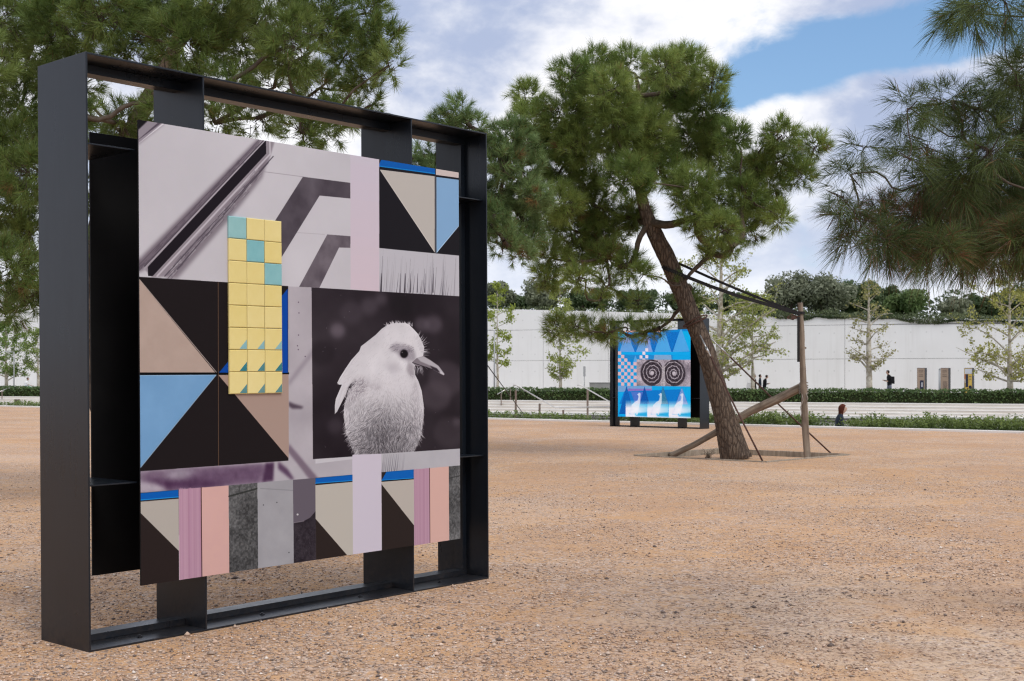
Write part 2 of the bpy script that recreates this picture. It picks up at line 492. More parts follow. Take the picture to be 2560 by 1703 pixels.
X, Y = scatter_ground(9000, 5.4, 13.0, 1.2)
den = np.clip((X - 0.2) * .35 + .25, .12, 1) * np.clip(vnoise(X, Y, .9, 8) * 2.2 - .5, .08, 1)
k = rng.random(len(X)) < den
X, Y = X[k], Y[k]; n = len(X)
th = rng.normal(0, .9, n); L = rng.uniform(.04, .11, n); w = .0011
dx, dy = np.cos(th)*L, np.sin(th)*L
px, py = -np.sin(th)*w, np.cos(th)*w
z0 = mound(X, Y) + .005
cx, cy = rng.normal(0, .008, n), rng.normal(0, .008, n)
q = np.stack([np.stack([X-px, Y-py, z0], 1), np.stack([X+dx/2-px+cx, Y+dy/2-py+cy, z0+.006], 1), np.stack([X+dx/2+px+cx, Y+dy/2+py+cy, z0+.006], 1), np.stack([X+px, Y+py, z0], 1),
              np.stack([X+dx/2-px+cx, Y+dy/2-py+cy, z0+.006], 1), np.stack([X+dx-px, Y+dy-py, z0], 1), np.stack([X+dx+px, Y+dy+py, z0], 1), np.stack([X+dx/2+px+cx, Y+dy/2+py+cy, z0+.006], 1)], 1)
col = np.array([.21, .105, .055]) * rng.uniform(.6, 1.6, (n, 1))
o = raw_mesh('pine_litter', q.reshape(-1, 3), 4, pm.mat, colors=np.repeat(col, 8, 0))
tag(o, 'dry brown pine needles fallen on the sandy gravel', 'needles', kind='stuff')

# ---- kerb, bank, walkway, canal
ku = Vector((1, KS, 0)).normalized(); kn = Vector((-ku.y, ku.x, 0))
KM = Matrix(((ku.x, kn.x, 0, 0), (ku.y, kn.y, 0, KX0), (0, 0, 1, 0), (0, 0, 0, 1)))   # local x along the kerb, y away from the plaza
def kt(xpx, off=0.0):                          # place along the kerb seen at photo column xpx
    a = (xpx - 1280) / F
    return (a * (KX0 + kn.y * off) - kn.x * off) / (ku.x - a * ku.y)
M['stone'] = mottled('pale_stone', (.74, .71, .67, 1), (.82, .80, .77, 1), 1.2, .8, .2)
mb = MB(); mb.box(-95, 60, 0, .24, -.2, .055)
o = mb.build('kerb', M['stone'], bevel=.01); o.matrix_world = KM; tag(o, kind='structure')
M['earth'] = mottled('bank_earth', (.16, .12, .085, 1), (.26, .20, .14, 1), 1.5, .95, .1, .5, .05)
mb = MB(); mb.add([(-95, .2, -.06), (60, .2, -.06), (60, 2.4, -1.36), (-95, 2.4, -1.36)], [(0, 1, 2, 3)])
o = mb.build('bank', M['earth']); o.matrix_world = KM; tag(o, kind='structure')
mb = MB(); mb.box(-95, 60, 2.4, 6.2, -1.6, -1.36); mb.box(-95, 60, 6.2, 7.0, -1.6, -.92)
o = mb.build('walkway', M['stone']); o.matrix_world = KM; tag(o, kind='structure')
def mk_water():
    m = MatB('canal_water', .12, .5)
    v = m.world_co((1, .5, 1))
    m.color(m.mix(m.noise(v, .5, 3), (.10, .13, .085, 1), (.15, .17, .12, 1)))
    m.bump(m.noise(v, 3.0, 4, .6), .5, .08)
    return m.mat
mb = MB(); mb.add([(-140, 20, -.97), (90, 20, -.97), (90, 160, -.97), (-140, 160, -.97)], [(0, 1, 2, 3)])
# ------- far bank: local x along the steps, y away from the camera, z = 0 at the path
ft = Vector((1, -.43, 0)).normalized(); fn = Vector((-ft.y, ft.x, 0))
FM = Matrix(((ft.x, fn.x, 0, 0), (ft.y, fn.y, 0, 79), (0, 0, 1, 0), (0, 0, 0, 1)))
def tt(xpx, off=0.0):
    a = (xpx - 1280) / F
    return (a * (79 + fn.y * off) - fn.x * off) / (ft.x - a * ft.y)
def FBp(xpx, off, z=0.0):
    return FM @ Vector((tt(xpx, off), off, z))
def zat(ypx, p):                               # height seen at photo row ypx at the depth of p
    return EYE - (ypx - HOR) / F * p.y
T0, T1 = -75, 55
wm = MB()
corners = [KM @ Vector((-75, 7.0, -.97)), KM @ Vector((58, 7.0, -.97)), FM @ Vector((T1, -2.2, -.97)), FM @ Vector((T0, -2.2, -.97))]
wm.add(corners, [(0, 1, 2, 3)])
tag(wm.build('water', mk_water()), kind='structure')
st = tag(empty('stone_steps'), 'wide pale stone steps leading up from the canal to the hedge', 'steps')
st.matrix_world = FM
def mk_steps():
    m = MatB('step_stone', .8, .2)
    v = m.co('Object', (.25, 1, 1))
    m.color(m.mix(m.mr(m.noise(v, 2.5, 5), .35, .65), (.70, .64, .57, 1), (.80, .76, .70, 1)))
    return m.mat
M['steps'] = mk_steps()
for i in range(4):
    mb = MB(); mb.box(T0, T1, -.45*(i+1), -.45*i - (.0 if i else -.25), -.16*(i+1) - .2, -.16*i)
    mb.build('step', M['steps'], st, bevel=.012)
    mb = MB(); mb.box(T0, T1, -.45*(i+1) - .03, -.45*(i+1) + .25, -.16*i - .045, -.16*i + .004)  # paler strip on each tread: light from above put into the colour
    mb.build('lit_tread_edge', M['stone'], st, bevel=.01)
mb = MB(); mb.box(T0, T1, -2.6, -1.8, -.80, -.64); mb.build('coping', M['stone'], st, bevel=.02)
M['dark_stone'] = mottled('dark_stone', (.20, .16, .12, 1), (.36, .30, .24, 1), .8, .7, .3)  # mottled brown stone, darker than the coping
mb = MB(); mb.box(T0, T1, -2.2, -1.7, -1.5, -.80); mb.build('canal_wall', M['dark_stone'], st)
mb = MB(); mb.box(T0, T1, -2.42, -2.2, -.93, -.86); mb.build('ledge', M['steps'], st)
M['path'] = mottled('path_stone', (.50, .46, .41, 1), (.58, .54, .49, 1), .7, .9, .15)
mb = MB(); mb.add([(T0, .1, -.004), (T1, .1, -.004), (T1, 13, -.004), (T0, 13, -.004)], [(0, 1, 2, 3)])
o = mb.build('path', M['path']); o.matrix_world = FM; tag(o, kind='structure')

# ---- long board-marked concrete wall
def wall_top(X): return 6.3 - .048 * X
WO = 11.9
def mk_concrete():
    m = MatB('white_concrete', .85, .15)
    v = m.co('Object')
    n = m.noise(v, .35, 5, .6); st_ = m.noise(m.co('Object', (2.2, 1, .12)), 1.3, 5, .65)
    c = m.mix(m.mr(n, .35, .68), (.88, .878, .872, 1), (.835, .83, .82, 1))
    c = m.mix(m.mr(st_, .50, .78, 0, .40), c, (.66, .645, .62, 1))
    # formwork tie holes on a regular grid
    g = m.n.new('ShaderNodeVectorMath'); g.operation = 'FRACTION'; m.l.new(m.co('Object', (1.05, 1, .82)), g.inputs[0])
    d = m.n.new('ShaderNodeVectorMath'); d.operation = 'DISTANCE'
    sx = m.n.new('ShaderNodeSeparateXYZ'); m.l.new(g.outputs[0], sx.inputs[0])
    cx_ = m.n.new('ShaderNodeCombineXYZ'); m.l.new(sx.outputs[0], cx_.inputs[0]); m.l.new(sx.outputs[2], cx_.inputs[1])
    m.l.new(cx_.outputs[0], d.inputs[0]); d.inputs[1].default_value = (.5, .5, 0)
    c = m.mix(m.mr(d.outputs['Value'], .06, .03, 0, .3), c, (.45, .44, .43, 1))
    m.color(c)
    return m.mat
M['concrete'] = mk_concrete()
wall = tag(empty('concrete_wall'), 'long white concrete retaining wall with sloping top behind the canal', 'wall')
wall.matrix_world = FM
joints_t = [T0, -46, -30, -14.5, tt(1358, WO), tt(1521, WO), tt(1800, WO), tt(2112, WO), tt(2700, WO), T1]
rows_z = [-.3, 2.6, 4.8, 7.0, 9.2]
mb = MB()
def wtop_t(t): return wall_top(ft.x * t + fn.x * WO)
for i in range(len(joints_t) - 1):
    a, b = joints_t[i] + .012, joints_t[i+1] - .012
    for j in range(4):
        z0 = rows_z[j] + .012
        za, zb = min(rows_z[j+1] - .012, wtop_t(a)), min(rows_z[j+1] - .012, wtop_t(b))
        if za <= z0 + .05 and zb <= z0 + .05: continue
        za, zb = max(za, z0 + .01), max(zb, z0 + .01)
        p = MB()
        p.add([(a, WO, z0), (b, WO, z0), (b, WO+.3, z0), (a, WO+.3, z0), (a, WO, za), (b, WO, zb), (b, WO+.3, zb), (a, WO+.3, za)],
              [(0,3,2,1),(4,5,6,7),(0,1,5,4),(1,2,6,5),(2,3,7,6),(3,0,4,7)])
        p.build('concrete_panel', M['concrete'], wall)
mb.add([(T0, WO+.05, -.3), (T1, WO+.05, -.3), (T1, WO+.28, -.3), (T0, WO+.28, -.3), (T0, WO+.05, wtop_t(T0)-.02), (T1, WO+.05, wtop_t(T1)-.02), (T1, WO+.28, wtop_t(T1)-.02), (T0, WO+.28, wtop_t(T0)-.02)],
       [(0,3,2,1),(4,5,6,7),(0,1,5,4),(1,2,6,5),(2,3,7,6),(3,0,4,7)])
mb.build('wall_core', mottled('joint_concrete', (.30, .29, .28, 1), (.36, .35, .34, 1), 2, .9, .1), wall)

# ---- hill behind the wall
mb = MB()
ts = np.linspace(T0 - 20, T1 + 30, 27); os_ = [WO+.3, WO+2, WO+5, WO+12, WO+30, WO+80, WO+200]
for o_ in os_:
    for t in ts:
        zt = wtop_t(t) - .12 + .05 * max(0, o_ - WO - .3) * (1 if o_ < WO + 30 else .6)
        mb.v.append((t, o_, zt))
nt_ = len(ts)
for j in range(len(os_)-1):
    for i in range(nt_-1):
        mb.f.append((j*nt_+i, j*nt_+i+1, (j+1)*nt_+i+1, (j+1)*nt_+i)); mb.m.append(0)
M['grass_earth'] = mottled('hill_grass', (.07, .10, .03, 1), (.14, .16, .06, 1), .8, .95, .1)
o = mb.build('hill', M['grass_earth'], smooth=True); o.matrix_world = FM; tag(o, kind='structure')

# ================================================================== foliage tools
def rand_unit(n, r=rng):
    v = r.normal(size=(n, 3)); return v / np.linalg.norm(v, axis=1, keepdims=True)
def frames(d, r=rng):
    """rotation matrices that carry +Z to d with a random roll: (n,3,3) with columns x,y,z"""
    d = d / np.linalg.norm(d, axis=1, keepdims=True)
    a = r.normal(size=d.shape); x = a - d * (a*d).sum(1, keepdims=True); x /= np.linalg.norm(x, axis=1, keepdims=True)
    y = np.cross(d, x)
    return np.stack([x, y, d], 2)
def leaf_quads(pos, nrm, size, ratio=.55, r=rng, droop=None):
    """one diamond-shaped leaf per position: (n,4,3)"""
    Fm = frames(nrm, r)
    s = size[:, None]
    a = Fm[:, :, 0] * s; b = Fm[:, :, 1] * s * ratio
    return np.stack([pos - a*.5, pos + b*.5, pos + a*.5, pos - b*.5], 1)
def box_leaves(n, lo, hi, size, col1, col2, shell=.0, wob=.12, r=rng):
    """leaf points inside a box, thicker towards its faces, with an uneven top"""
    p = r.random((n, 3))
    k = r.random(n) < shell
    ax = r.integers(0, 3, n)
    for i in range(3):
        s_ = k & (ax == i)
        p[s_, i] = np.where(r.random(s_.sum()) < (.5 if i < 2 else .15), .03, .97)
    lo, hi = np.array(lo), np.array(hi)
    q = lo + p * (hi - lo)
    return q

def hedge(name, mat_m, t0, t1, o0, o1, z0, z1, n, size, c1, c2, label, group=None, seed=1, sprig=.2, base=True):
    r = np.random.default_rng(seed)
    root = tag(empty(name), label, 'hedge', group)
    root.matrix_world = mat_m
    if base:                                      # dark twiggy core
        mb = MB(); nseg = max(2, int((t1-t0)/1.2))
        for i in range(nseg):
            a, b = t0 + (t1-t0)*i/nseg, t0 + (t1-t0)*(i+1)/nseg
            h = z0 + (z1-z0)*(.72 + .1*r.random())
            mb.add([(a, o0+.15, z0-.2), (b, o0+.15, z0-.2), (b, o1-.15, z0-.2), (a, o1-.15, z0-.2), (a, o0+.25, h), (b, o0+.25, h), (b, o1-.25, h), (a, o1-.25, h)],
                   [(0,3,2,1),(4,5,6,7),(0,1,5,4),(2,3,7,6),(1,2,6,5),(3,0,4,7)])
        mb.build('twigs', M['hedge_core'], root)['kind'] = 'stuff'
    t = t0 + (t1-t0)*r.random(n); u = r.random(n); z = r.random(n)**.7
    face = r.random(n) < .5
    u = np.where(face, r.random(n)*.18, u)
    z = np.where(~face & (r.random(n) < .6), 1 - r.random(n)*.2, z)
    topz = .86 + .22*vnoise(t, u*(o1-o0), .5, seed+5) * (1 + sprig*2*vnoise(t, u*3, .14, seed+6))
    P = np.stack([t, o0 + u*(o1-o0), z0 + (z1-z0)*z*topz], 1)
    nr = r.normal(size=(n, 3)) * .8 + np.array([0, -.5, .5])
    q = leaf_quads(P, nr, size * r.uniform(.6, 1.3, n), .5, r)
    mixv = np.clip(vnoise(t, z*2 + u*3, .5, seed+9) * .9 + r.normal(0, .2, n), 0, 1)[:, None]
    col = (np.array(c1)*(1-mixv) + np.array(c2)*mixv) * r.uniform(.75, 1.25, (n, 1))
    raw_mesh('foliage', q.reshape(-1, 3), 4, M['hedge'], root, np.repeat(col, 4, 0))['kind'] = 'stuff'
    return root
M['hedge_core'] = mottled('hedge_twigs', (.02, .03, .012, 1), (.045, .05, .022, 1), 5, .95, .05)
hedge('hedge', FM, T0+5, 50, .25, 2.3, 0, .74, 42000, .16, (.05, .095, .03), (.13, .19, .06),
      'long dense clipped green hedge along the top of the pale stone steps', None, 11)
g3 = 'low shrub strips behind the kerb'
def sprigs(x0, x1, n, h, label, seed):
    """a strip of low shrubs: upright leafy shoots"""
    r = np.random.default_rng(seed)
    a, b = kt(x0, .8), kt(x1, .8)
    root = tag(empty('low_hedge'), label, 'hedge', g3)
    root.matrix_world = KM
    t = a + (b-a)*r.random(n); o_ = .32 + 1.15*r.random(n)
    hh = h * r.uniform(.5, 1.0, n) * (.55 + .9*vnoise(t, o_, .7, seed)) + .04
    nl = 16
    f = r.random((n, nl)); 
    lean = r.normal(0, .13, (n, 1, 2))
    ax = np.stack([t[:, None] + lean[:, :, 0]*f + r.normal(0, .025, (n, nl)), o_[:, None] + lean[:, :, 1]*f + r.normal(0, .025, (n, nl)),
                   -.06 - .39*(o_[:, None]-.2) + f*(hh[:, None] + .06 + .39*(o_[:, None]-.2))], 2)
    nr = r.normal(size=(n*nl, 3)) * .9 + np.array([0, -.4, .2])
    q = leaf_quads(ax.reshape(-1, 3), nr, r.uniform(.05, .11, n*nl), .42, r)
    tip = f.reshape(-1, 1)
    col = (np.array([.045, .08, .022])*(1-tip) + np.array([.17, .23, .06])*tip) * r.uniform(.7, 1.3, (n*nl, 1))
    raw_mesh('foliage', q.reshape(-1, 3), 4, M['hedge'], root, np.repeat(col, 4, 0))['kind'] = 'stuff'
    mb = MB()
    mb.add([(a, .3, -.15), (b, .3, -.15), (b, 1.5, -.6), (a, 1.5, -.6), (a, .5, .02), (b, .5, .02), (b, 1.3, -.12), (a, 1.3, -.12)],
           [(4,5,6,7),(0,1,5,4),(2,3,7,6)])
    mb.build('twigs', M['hedge_core'], root)['kind'] = 'stuff'
sprigs(-80, 1495, 2400, .24, 'low leafy green shrubs behind the kerb, left of the blue art panel', 21)
sprigs(1540, 2060, 1300, .34, 'low leafy green shrubs behind the kerb between blue art panel and wooden post', 22)
sprigs(2124, 2700, 1400, .36, 'low leafy green shrubs behind the kerb, right of the walking woman', 23)
# ivy and grasses spilling over the wall top
r = np.random.default_rng(31)
n = 9000
t = tt(1900, WO) + (tt(2750, WO) - tt(1900, WO)) * r.random(n)
n2 = 4000
t = np.concatenate([t, T0 + 20 + (tt(1900, WO) - T0 - 20) * r.random(n2)]); n = len(t)
near = np.arange(n) < 9000
over = (r.random(n) < .4) & near
o_ = np.where(over, WO - .06, WO + .3 + 2.2*r.random(n))
drop = .35 * vnoise(t, t*0, .8, 77) * r.random(n)
zz_ = wtop_t(0) + (wtop_t(1) - wtop_t(0)) * t + np.where(over, -drop + .06, .04 + np.where(near, .45, .25)*r.random(n)*(.4 + vnoise(t, o_, 1.1, 78)))
P = np.stack([t, o_, zz_], 1)
q = leaf_quads(P, r.normal(size=(n, 3)) + np.array([0, -.5, .2]), r.uniform(.10, .22, n), .45, r)
mv = vnoise(t, o_*2, 1.6, 79)[:, None]
col = (np.array([.045, .075, .03])*(1-mv) + np.array([.19, .22, .11])*mv) * r.uniform(.7, 1.2, (n, 1))
o = raw_mesh('ivy', q.reshape(-1, 3), 4, M['hedge'], None, np.repeat(col, 4, 0)); o.matrix_world = FM
tag(o, 'ivy and grasses spilling over the top of the white wall', 'ground cover', kind='stuff')

r = np.random.default_rng(33)
n = 16000
t = T0 + 15 + (tt(2750, WO) - T0 - 15) * r.random(n)
o_ = WO + 6 + 4*r.random(n)
hh = .6 + 1.5*vnoise(t, o_*.3, 2.3, 91) + .5*vnoise(t, o_, .8, 92)
u = r.random(n)**.6
P = np.stack([t, o_, wtop_t(0) + (wtop_t(1) - wtop_t(0))*t + .15 + u*hh], 1)
q = leaf_quads(P, r.normal(size=(n, 3)) + np.array([0, -.4, .4]), r.uniform(.16, .36, n), .5, r)
mv = np.clip(vnoise(t, o_*2, 1.2, 93)*.7 + u*.4, 0, 1)[:, None]
col = (np.array([.035, .065, .028])*(1-mv) + np.array([.12, .16, .07])*mv) * r.uniform(.7, 1.2, (n, 1))
o = raw_mesh('thicket', q.reshape(-1, 3), 4, M['hedge'], None, np.repeat(col, 4, 0)); o.matrix_world = FM
tag(o, 'dark green thicket along the hilltop behind the white wall', 'shrubs', kind='stuff')
# ================================================================== pines
def needle_template(N, L, axis, spread, width, bent, r):
    """N needles round a shoot along +Z: (N, k, 3) triangles"""
    t = r.random(N)**.8
    ang = np.radians(spread[0] + (spread[1]-spread[0]) * (1 - t) + r.normal(0, 9, N))
    az = r.random(N) * 2*np.pi
    d = np.stack([np.sin(ang)*np.cos(az), np.sin(ang)*np.sin(az), np.cos(ang)], 1)
    base = np.stack([0*t, 0*t, t*axis], 1)
    ln = L * r.uniform(.75, 1.15, N)
    side = np.cross(d, rand_unit(N, r)); side /= np.linalg.norm(side, axis=1, keepdims=True)
    w = width
    tip = base + d * ln[:, None]
    if not bent:
        return np.stack([base - side*w, base + side*w, tip], 1)
    curl = np.stack([0*t, 0*t, ln*.12], 1)
    mid = base + d * (ln*.55)[:, None] - curl*.2
    tip = tip + curl
    b0, b1, m0, m1 = base - side*w, base + side*w, mid - side*w*.8, mid + side*w*.8
    return np.stack([b0, b1, m0, b1, m1, m0, m0, m1, tip], 1)

def polyline_pts(pts, n):
    pts = [Vector(p) for p in pts]
    out = []
    for i in range(n):
        f = i/(n-1)*(len(pts)-1); k = min(int(f), len(pts)-2); u = f-k
        p0, p1, p2, p3 = pts[max(k-1, 0)], pts[k], pts[k+1], pts[min(k+2, len(pts)-1)]
        out.append(.5*((2*p1) + (p2-p0)*u + (2*p0-5*p1+4*p2-p3)*u*u + (3*p1-p0-3*p2+p3)*u**3))
    return out

def trunk_mesh(pts, rad, nseg, sides, seed, rough=.07):
    P = polyline_pts(pts, nseg)
    rr = np.interp(np.linspace(0, 1, nseg), np.linspace(0, 1, len(rad)), rad)
    mb = MB(); mb.tube(P, list(rr), sides)
    v = np.array(mb.v); r = np.random.default_rng(seed)
    ctr = np.repeat(np.array([tuple(p) for p in P]), sides, 0)
    h = v[:, 2]; a = np.tile(np.arange(sides), nseg)
    bump = (vnoise(a*1.0, h*7, 2.0, seed) - .5) * 2 * rough + (vnoise(a*1.0, h*16, 1.2, seed+1) - .5) * rough
    mb.v = [tuple(x) for x in ctr + (v-ctr) * (1 + bump)[:, None]]
    return mb

def pine(name, label, trunk, trad, blobs, seed, N=60, L=.13, axis=.09, spread=(22, 68), width=.0028, bent=False, tufts_k=60, up=.45,
         green=((.09, .155, .035), (.275, .35, .095)), brown=(.20, .125, .05), limb_r=.055, twig_r=.0045, droop=0.0, trunk_sides=28, trunk_seg=70, start=2, twig_f=.4):
    r = np.random.default_rng(seed)
    base = Vector(trunk[0])
    root = tag(empty(name, tuple(base)), label, 'tree', 'pine trees')
    inv = np.array(base)
    loc = lambda p: tuple(Vector(p) - base)
    mb = trunk_mesh([loc(p) for p in trunk], trad, trunk_seg, trunk_sides, seed)
    mb.build('trunk', M['pine_bark'], root, smooth=True)
    # limbs: every clump hangs on the nearest node already carried by the trunk
    nodes = [Vector(loc(p)) for p in polyline_pts(trunk, 14)][start*2:]
    ntrunk = len(nodes)
    C = [Vector(loc(W(b[0], b[1], b[3]))) for b in blobs]
    top = nodes
    order = sorted(range(len(C)), key=lambda i: min((C[i]-q).length for q in nodes[:ntrunk]))
    par, cnt = {}, {}
    for i in order:
        best = min(range(len(nodes)), key=lambda j: (C[i]-nodes[j]).length * (1.0 if nodes[j].z < C[i].z + .1 else 1.35))
        par[i] = best; nodes.append(C[i]); cnt[i] = 1
        C_idx = len(nodes)-1
    idx = {ntrunk+k: i for k, i in enumerate(order)}
    for i in reversed(order):
        p = par[i]
        if p >= ntrunk: cnt[idx[p]] += cnt[i]
    lb = MB()
    for i in order:
        a, b = nodes[par[i]], C[i]
        rb = limb_r * (cnt[i]**.42) * .5; ra = rb * 1.3
        mid1 = a.lerp(b, .35) + Vector(r.normal(0, .07, 3)) * (b-a).length + Vector((0, 0, -.06*(b-a).length))
        mid2 = a.lerp(b, .7) + Vector(r.normal(0, .06, 3)) * (b-a).length
        P = polyline_pts([a, mid1, mid2, b], 8)
        lb.tube(P, list(np.linspace(ra, rb*.75, 8)), 6, cap=False)
    lb.build('limbs', M['twig'], root, smooth=True)['kind'] = 'stuff'
    # shoots
    pos, dr, br, lite, cen = [], [], [], [], []
    for b, c in zip(blobs, C):
        rad = b[2]/F*b[3]; den = b[4] if len(b) > 4 else 1.0
        n = max(6, int(tufts_k * den * (rad/.45)**2))
        d = rand_unit(n, r)
        f = r.random(n)**.45
        p = np.array(c) + d * (rad * (.18 + .82*f))[:, None] * np.array([1, 1, .92])
        dd = d * .8 + np.array([0, 0, up]) + r.normal(0, .38, (n, 3))
        pos.append(p); dr.append(dd); cen.append(np.tile(np.array(c), (n, 1)))
        br.append(np.full(n, b[5] if len(b) > 5 else .02)); lite.append(np.full(n, r.random()))
    pos, dr, br, lite, cen = map(np.concatenate, (pos, dr, br, lite, cen))
    n = len(pos)
    Fr = frames(dr, r)
    T = [needle_template(N, L, axis, spread, width, bent, r) for _ in range(8)]
    V = []; Cc = []
    ti = r.integers(0, 8, n); sc = r.uniform(.75, 1.2, n)
    mixv = np.clip(lite*.6 + r.random(n)*.5, 0, 1)[:, None]
    base_c = (np.array(green[0])*(1-mixv) + np.array(green[1])*mixv) * r.uniform(.85, 1.15, (n, 1))
    isb = r.random(n) < br*.35
    base_c[isb] = np.array(brown) * r.uniform(.7, 1.4, (isb.sum(), 1))
    for k in range(8):
        s = np.where(ti == k)[0]
        if not len(s): continue
        tv = T[k]; kk = tv.shape[1]
        loc_v = tv.reshape(-1, 3)
        w = np.einsum('nij,vj->nvi', Fr[s], loc_v) * sc[s][:, None, None]
        if droop:
            w[:, :, 2] -= droop * (np.linalg.norm(w, axis=2)/L)**2 * L
        w += pos[s][:, None, :]
        V.append(w.reshape(-1, 3))
        cn = np.repeat(base_c[s], N, 0) * r.uniform(.8, 1.22, (len(s)*N, 1))
        bud = np.tile(np.arange(N) < max(1, N//50), len(s)) & np.repeat(r.random(len(s)) < .3, N)
        cn[bud] = np.array([.30, .17, .08])
        dead = r.random(len(cn)) < np.repeat(np.clip(br[s], 0, .5), N)*.9
        cn[dead] = np.array(brown) * r.uniform(.7, 1.3, (dead.sum(), 1))
        Cc.append(np.repeat(cn, kk, 0))
    raw_mesh('crown', np.concatenate(V), 3, M['needles'], root, np.concatenate(Cc))['kind'] = 'stuff'
    # twigs that carry the shoots
    tw = MB()
    for i in range(n):
        if r.random() < twig_f:
            p = Vector(pos[i]); c = Vector(cen[i]); d = Vector(Fr[i][:, 2])
            q = p.lerp(c, r.uniform(.35, .8)); m_ = p - d*.12 + Vector(r.normal(0, .02, 3))
            tw.tube([p + d*axis*sc[i]*.6, p, m_, q], [twig_r*.6, twig_r*.8, twig_r, twig_r*1.5], 3, cap=False)
    tw.build('twigs', M['twig'], root, smooth=True)['kind'] = 'stuff'
    return root

# the leaning pine in its pit
def z1(pts, sc, ox, oy): return [(ox + x/sc, oy + y/sc, r_/sc) + tuple(rest) for (x, y, r_, *rest) in pts]
PY = 22.6
raw = [(540,200,95),(690,180,85),(955,185,100),(860,210,95),(430,250,100),(1085,270,80),(215,345,75),(230,440,85),(600,330,135),(850,350,140),(1050,400,110),
       (390,440,120),(760,500,140),(990,550,125),(560,540,130),(330,560,105),(390,660,110),(300,760,85),(530,850,105),(690,720,125),(860,690,115),(990,770,115),(1110,830,105),
       (380,840,100),(430,960,105),(600,960,110),(1010,900,95),(300,900,80),(1120,640,95),(1130,960,90),(720,900,85),
       (1410,520,85),(1560,570,72),(1400,640,90),(1500,700,75),(1300,600,60,.6),(1330,860,90),(1240,800,95),(1390,900,65),(1250,960,85),(1080,1070,65,.8),(1350,740,80),(1180,1040,55,.7),
       (330,1090,90),(470,1080,95),(590,1090,85),(690,1130,75),(300,1190,65),(460,1190,70),(590,1230,60,.8),(760,1170,55,.7),(740,1290,45,.6),(560,1290,45,.5),
       (370,1420,62),(450,1410,50),(520,1430,55),(600,1440,55),(690,1430,40,.8),(780,1435,50),(840,1420,35,.7),(990,1280,50,.7),(940,1220,40,.6),
       (1180,540,75),(1230,700,85),(640,440,120),(480,740,100),(820,580,110),(500,330,100),(930,300,110),(450,560,110),(700,620,100),(1090,520,90),(1290,680,70),(560,1000,90),(240,560,80)]
r = np.random.default_rng(5)
bl = []
for b in z1(raw, 1.8667, 1200, 60):
    x, y, rr = b[:3]; den = b[3] if len(b) > 3 else 1.0
    dY = r.uniform(-1, 1) * max(.1, 1.7*(1 - abs(x-1640)/520))
    low = y > 560
    bl.append((x, y, rr*.9, PY + dY, den*1.2, .03 if (low and x < 1560) else .008))
# needles of the lower left limb are partly dead
bl = [(a, b, c, d, e, .07) if (a < 1560 and b > 590) else (a, b, c, d, e, f) for (a, b, c, d, e, f) in bl]
trunk = [W(1841, 1150, PY), W(1806, 1020, PY), W(1770, 896, PY), W(1731, 796, PY), W(1677, 665, PY), W(1643, 596, PY), W(1610, 515, PY), W(1590, 400, PY+.1), W(1600, 270, PY+.1), W(1590, 190, PY+.1)]
pine('leaning_pine', 'leaning pine with dense green crown growing from the timber-edged pit', trunk, [.275, .178, .16, .155, .15, .135, .105, .07, .045, .03], bl, 51,
     N=46, L=.175, axis=.10, width=.0036, tufts_k=180, start=4, limb_r=.03, twig_r=.006, twig_f=.22)

# pine hidden behind the tall art panel: its right flank shows past the frame
raw = [(140,560,110),(200,690,95),(110,650,85),(90,800,60,.8),(185,890,105),(110,1010,85),(190,1070,65),(220,980,75),(60,920,70),(240,800,80)]
bl = [(x, y, rr, 20.5 + .4*math.sin(i*2.1), (rest[0] if rest else 1.0), .04) for i, (x, y, rr, *rest) in enumerate(z1(raw, 1.8667, 1200, 60))]
bl += [(1150,290,42,20.4,.7,.02),(1105,300,30,20.6,.8,.02),(1180,320,35,20.3,.9,.02),(1060,390,34,20.8,.45,.02),(1020,400,30,21,.4,.02),(1120,430,70,20.7,.8,.02),(1180,520,80,20.6,.9,.02),
       (1000,520,110,21,.6,.02),(900,600,110,21,.6,.02),(1100,620,100,20.8,.7,.03)]
PX = W(1060, 1150, 21.0).x
trunk = [Vector((PX, 21, 0)), Vector((PX+.05, 21, 1.2)), Vector((PX-.05, 21, 2.4)), Vector((PX+.05, 20.9, 3.6)), Vector((PX+.2, 20.8, 4.8)), Vector((PX+.4, 20.6, 5.4))]
pine('pine_tree', 'pine mostly hidden behind the tall grey and yellow art panel, only its right side showing', trunk, [.17, .15, .13, .1, .06, .03], bl, 61, N=60, L=.17, axis=.10,
     width=.0042, tufts_k=150, start=2, green=((.11, .18, .06), (.26, .36, .15)), twig_r=.006, twig_f=.3)

# big pine at the left
raw = [(0,100,180),(150,230,180),(300,100,180),(480,60,150),(600,180,170),(720,40,150),(850,190,170),(960,60,150),(1090,210,160),(1210,60,150),(1340,210,150),(1480,80,140),(1590,230,130),(1720,190,95),(1770,300,65,.8),(1660,370,90,.9),(1460,400,110,.8),
       (1500,560,110,.8),(1370,600,100,.7),(1170,540,110,.6),(980,560,110,.7),(740,470,110,.6),(560,560,100,.8),(450,640,100,.9),(1250,400,120,.6),(1020,380,120,.6),(820,360,120,.6),
       (100,480,150),(40,650,150),(130,800,130),(50,950,150),(140,1080,120),(60,1230,130),(130,1360,85),(30,1410,85),(330,360,130,.8),(320,520,90,.7),(1680,60,90,.8),(210,640,90,.7),(420,900,90,.8),(420,1100,80,.7),(1700,480,55,.6),(1610,520,60,.6),
       (-150,300,200,.7),(-150,700,200,.7),(200,-120,200,.6),(700,-150,200,.6),(1200,-150,200,.6)]
bl = []
for i, b in enumerate(z1(raw, 1.8236, 0, 0)):
    x, y, rr = b[:3]; den = b[3] if len(b) > 3 else 1.0
    bl.append((x, y, rr, 14.2 + 1.3*math.sin(i*1.7), den*.9, .05 if y > 480 else .012))
LX = W(330, 1200, 14.2).x
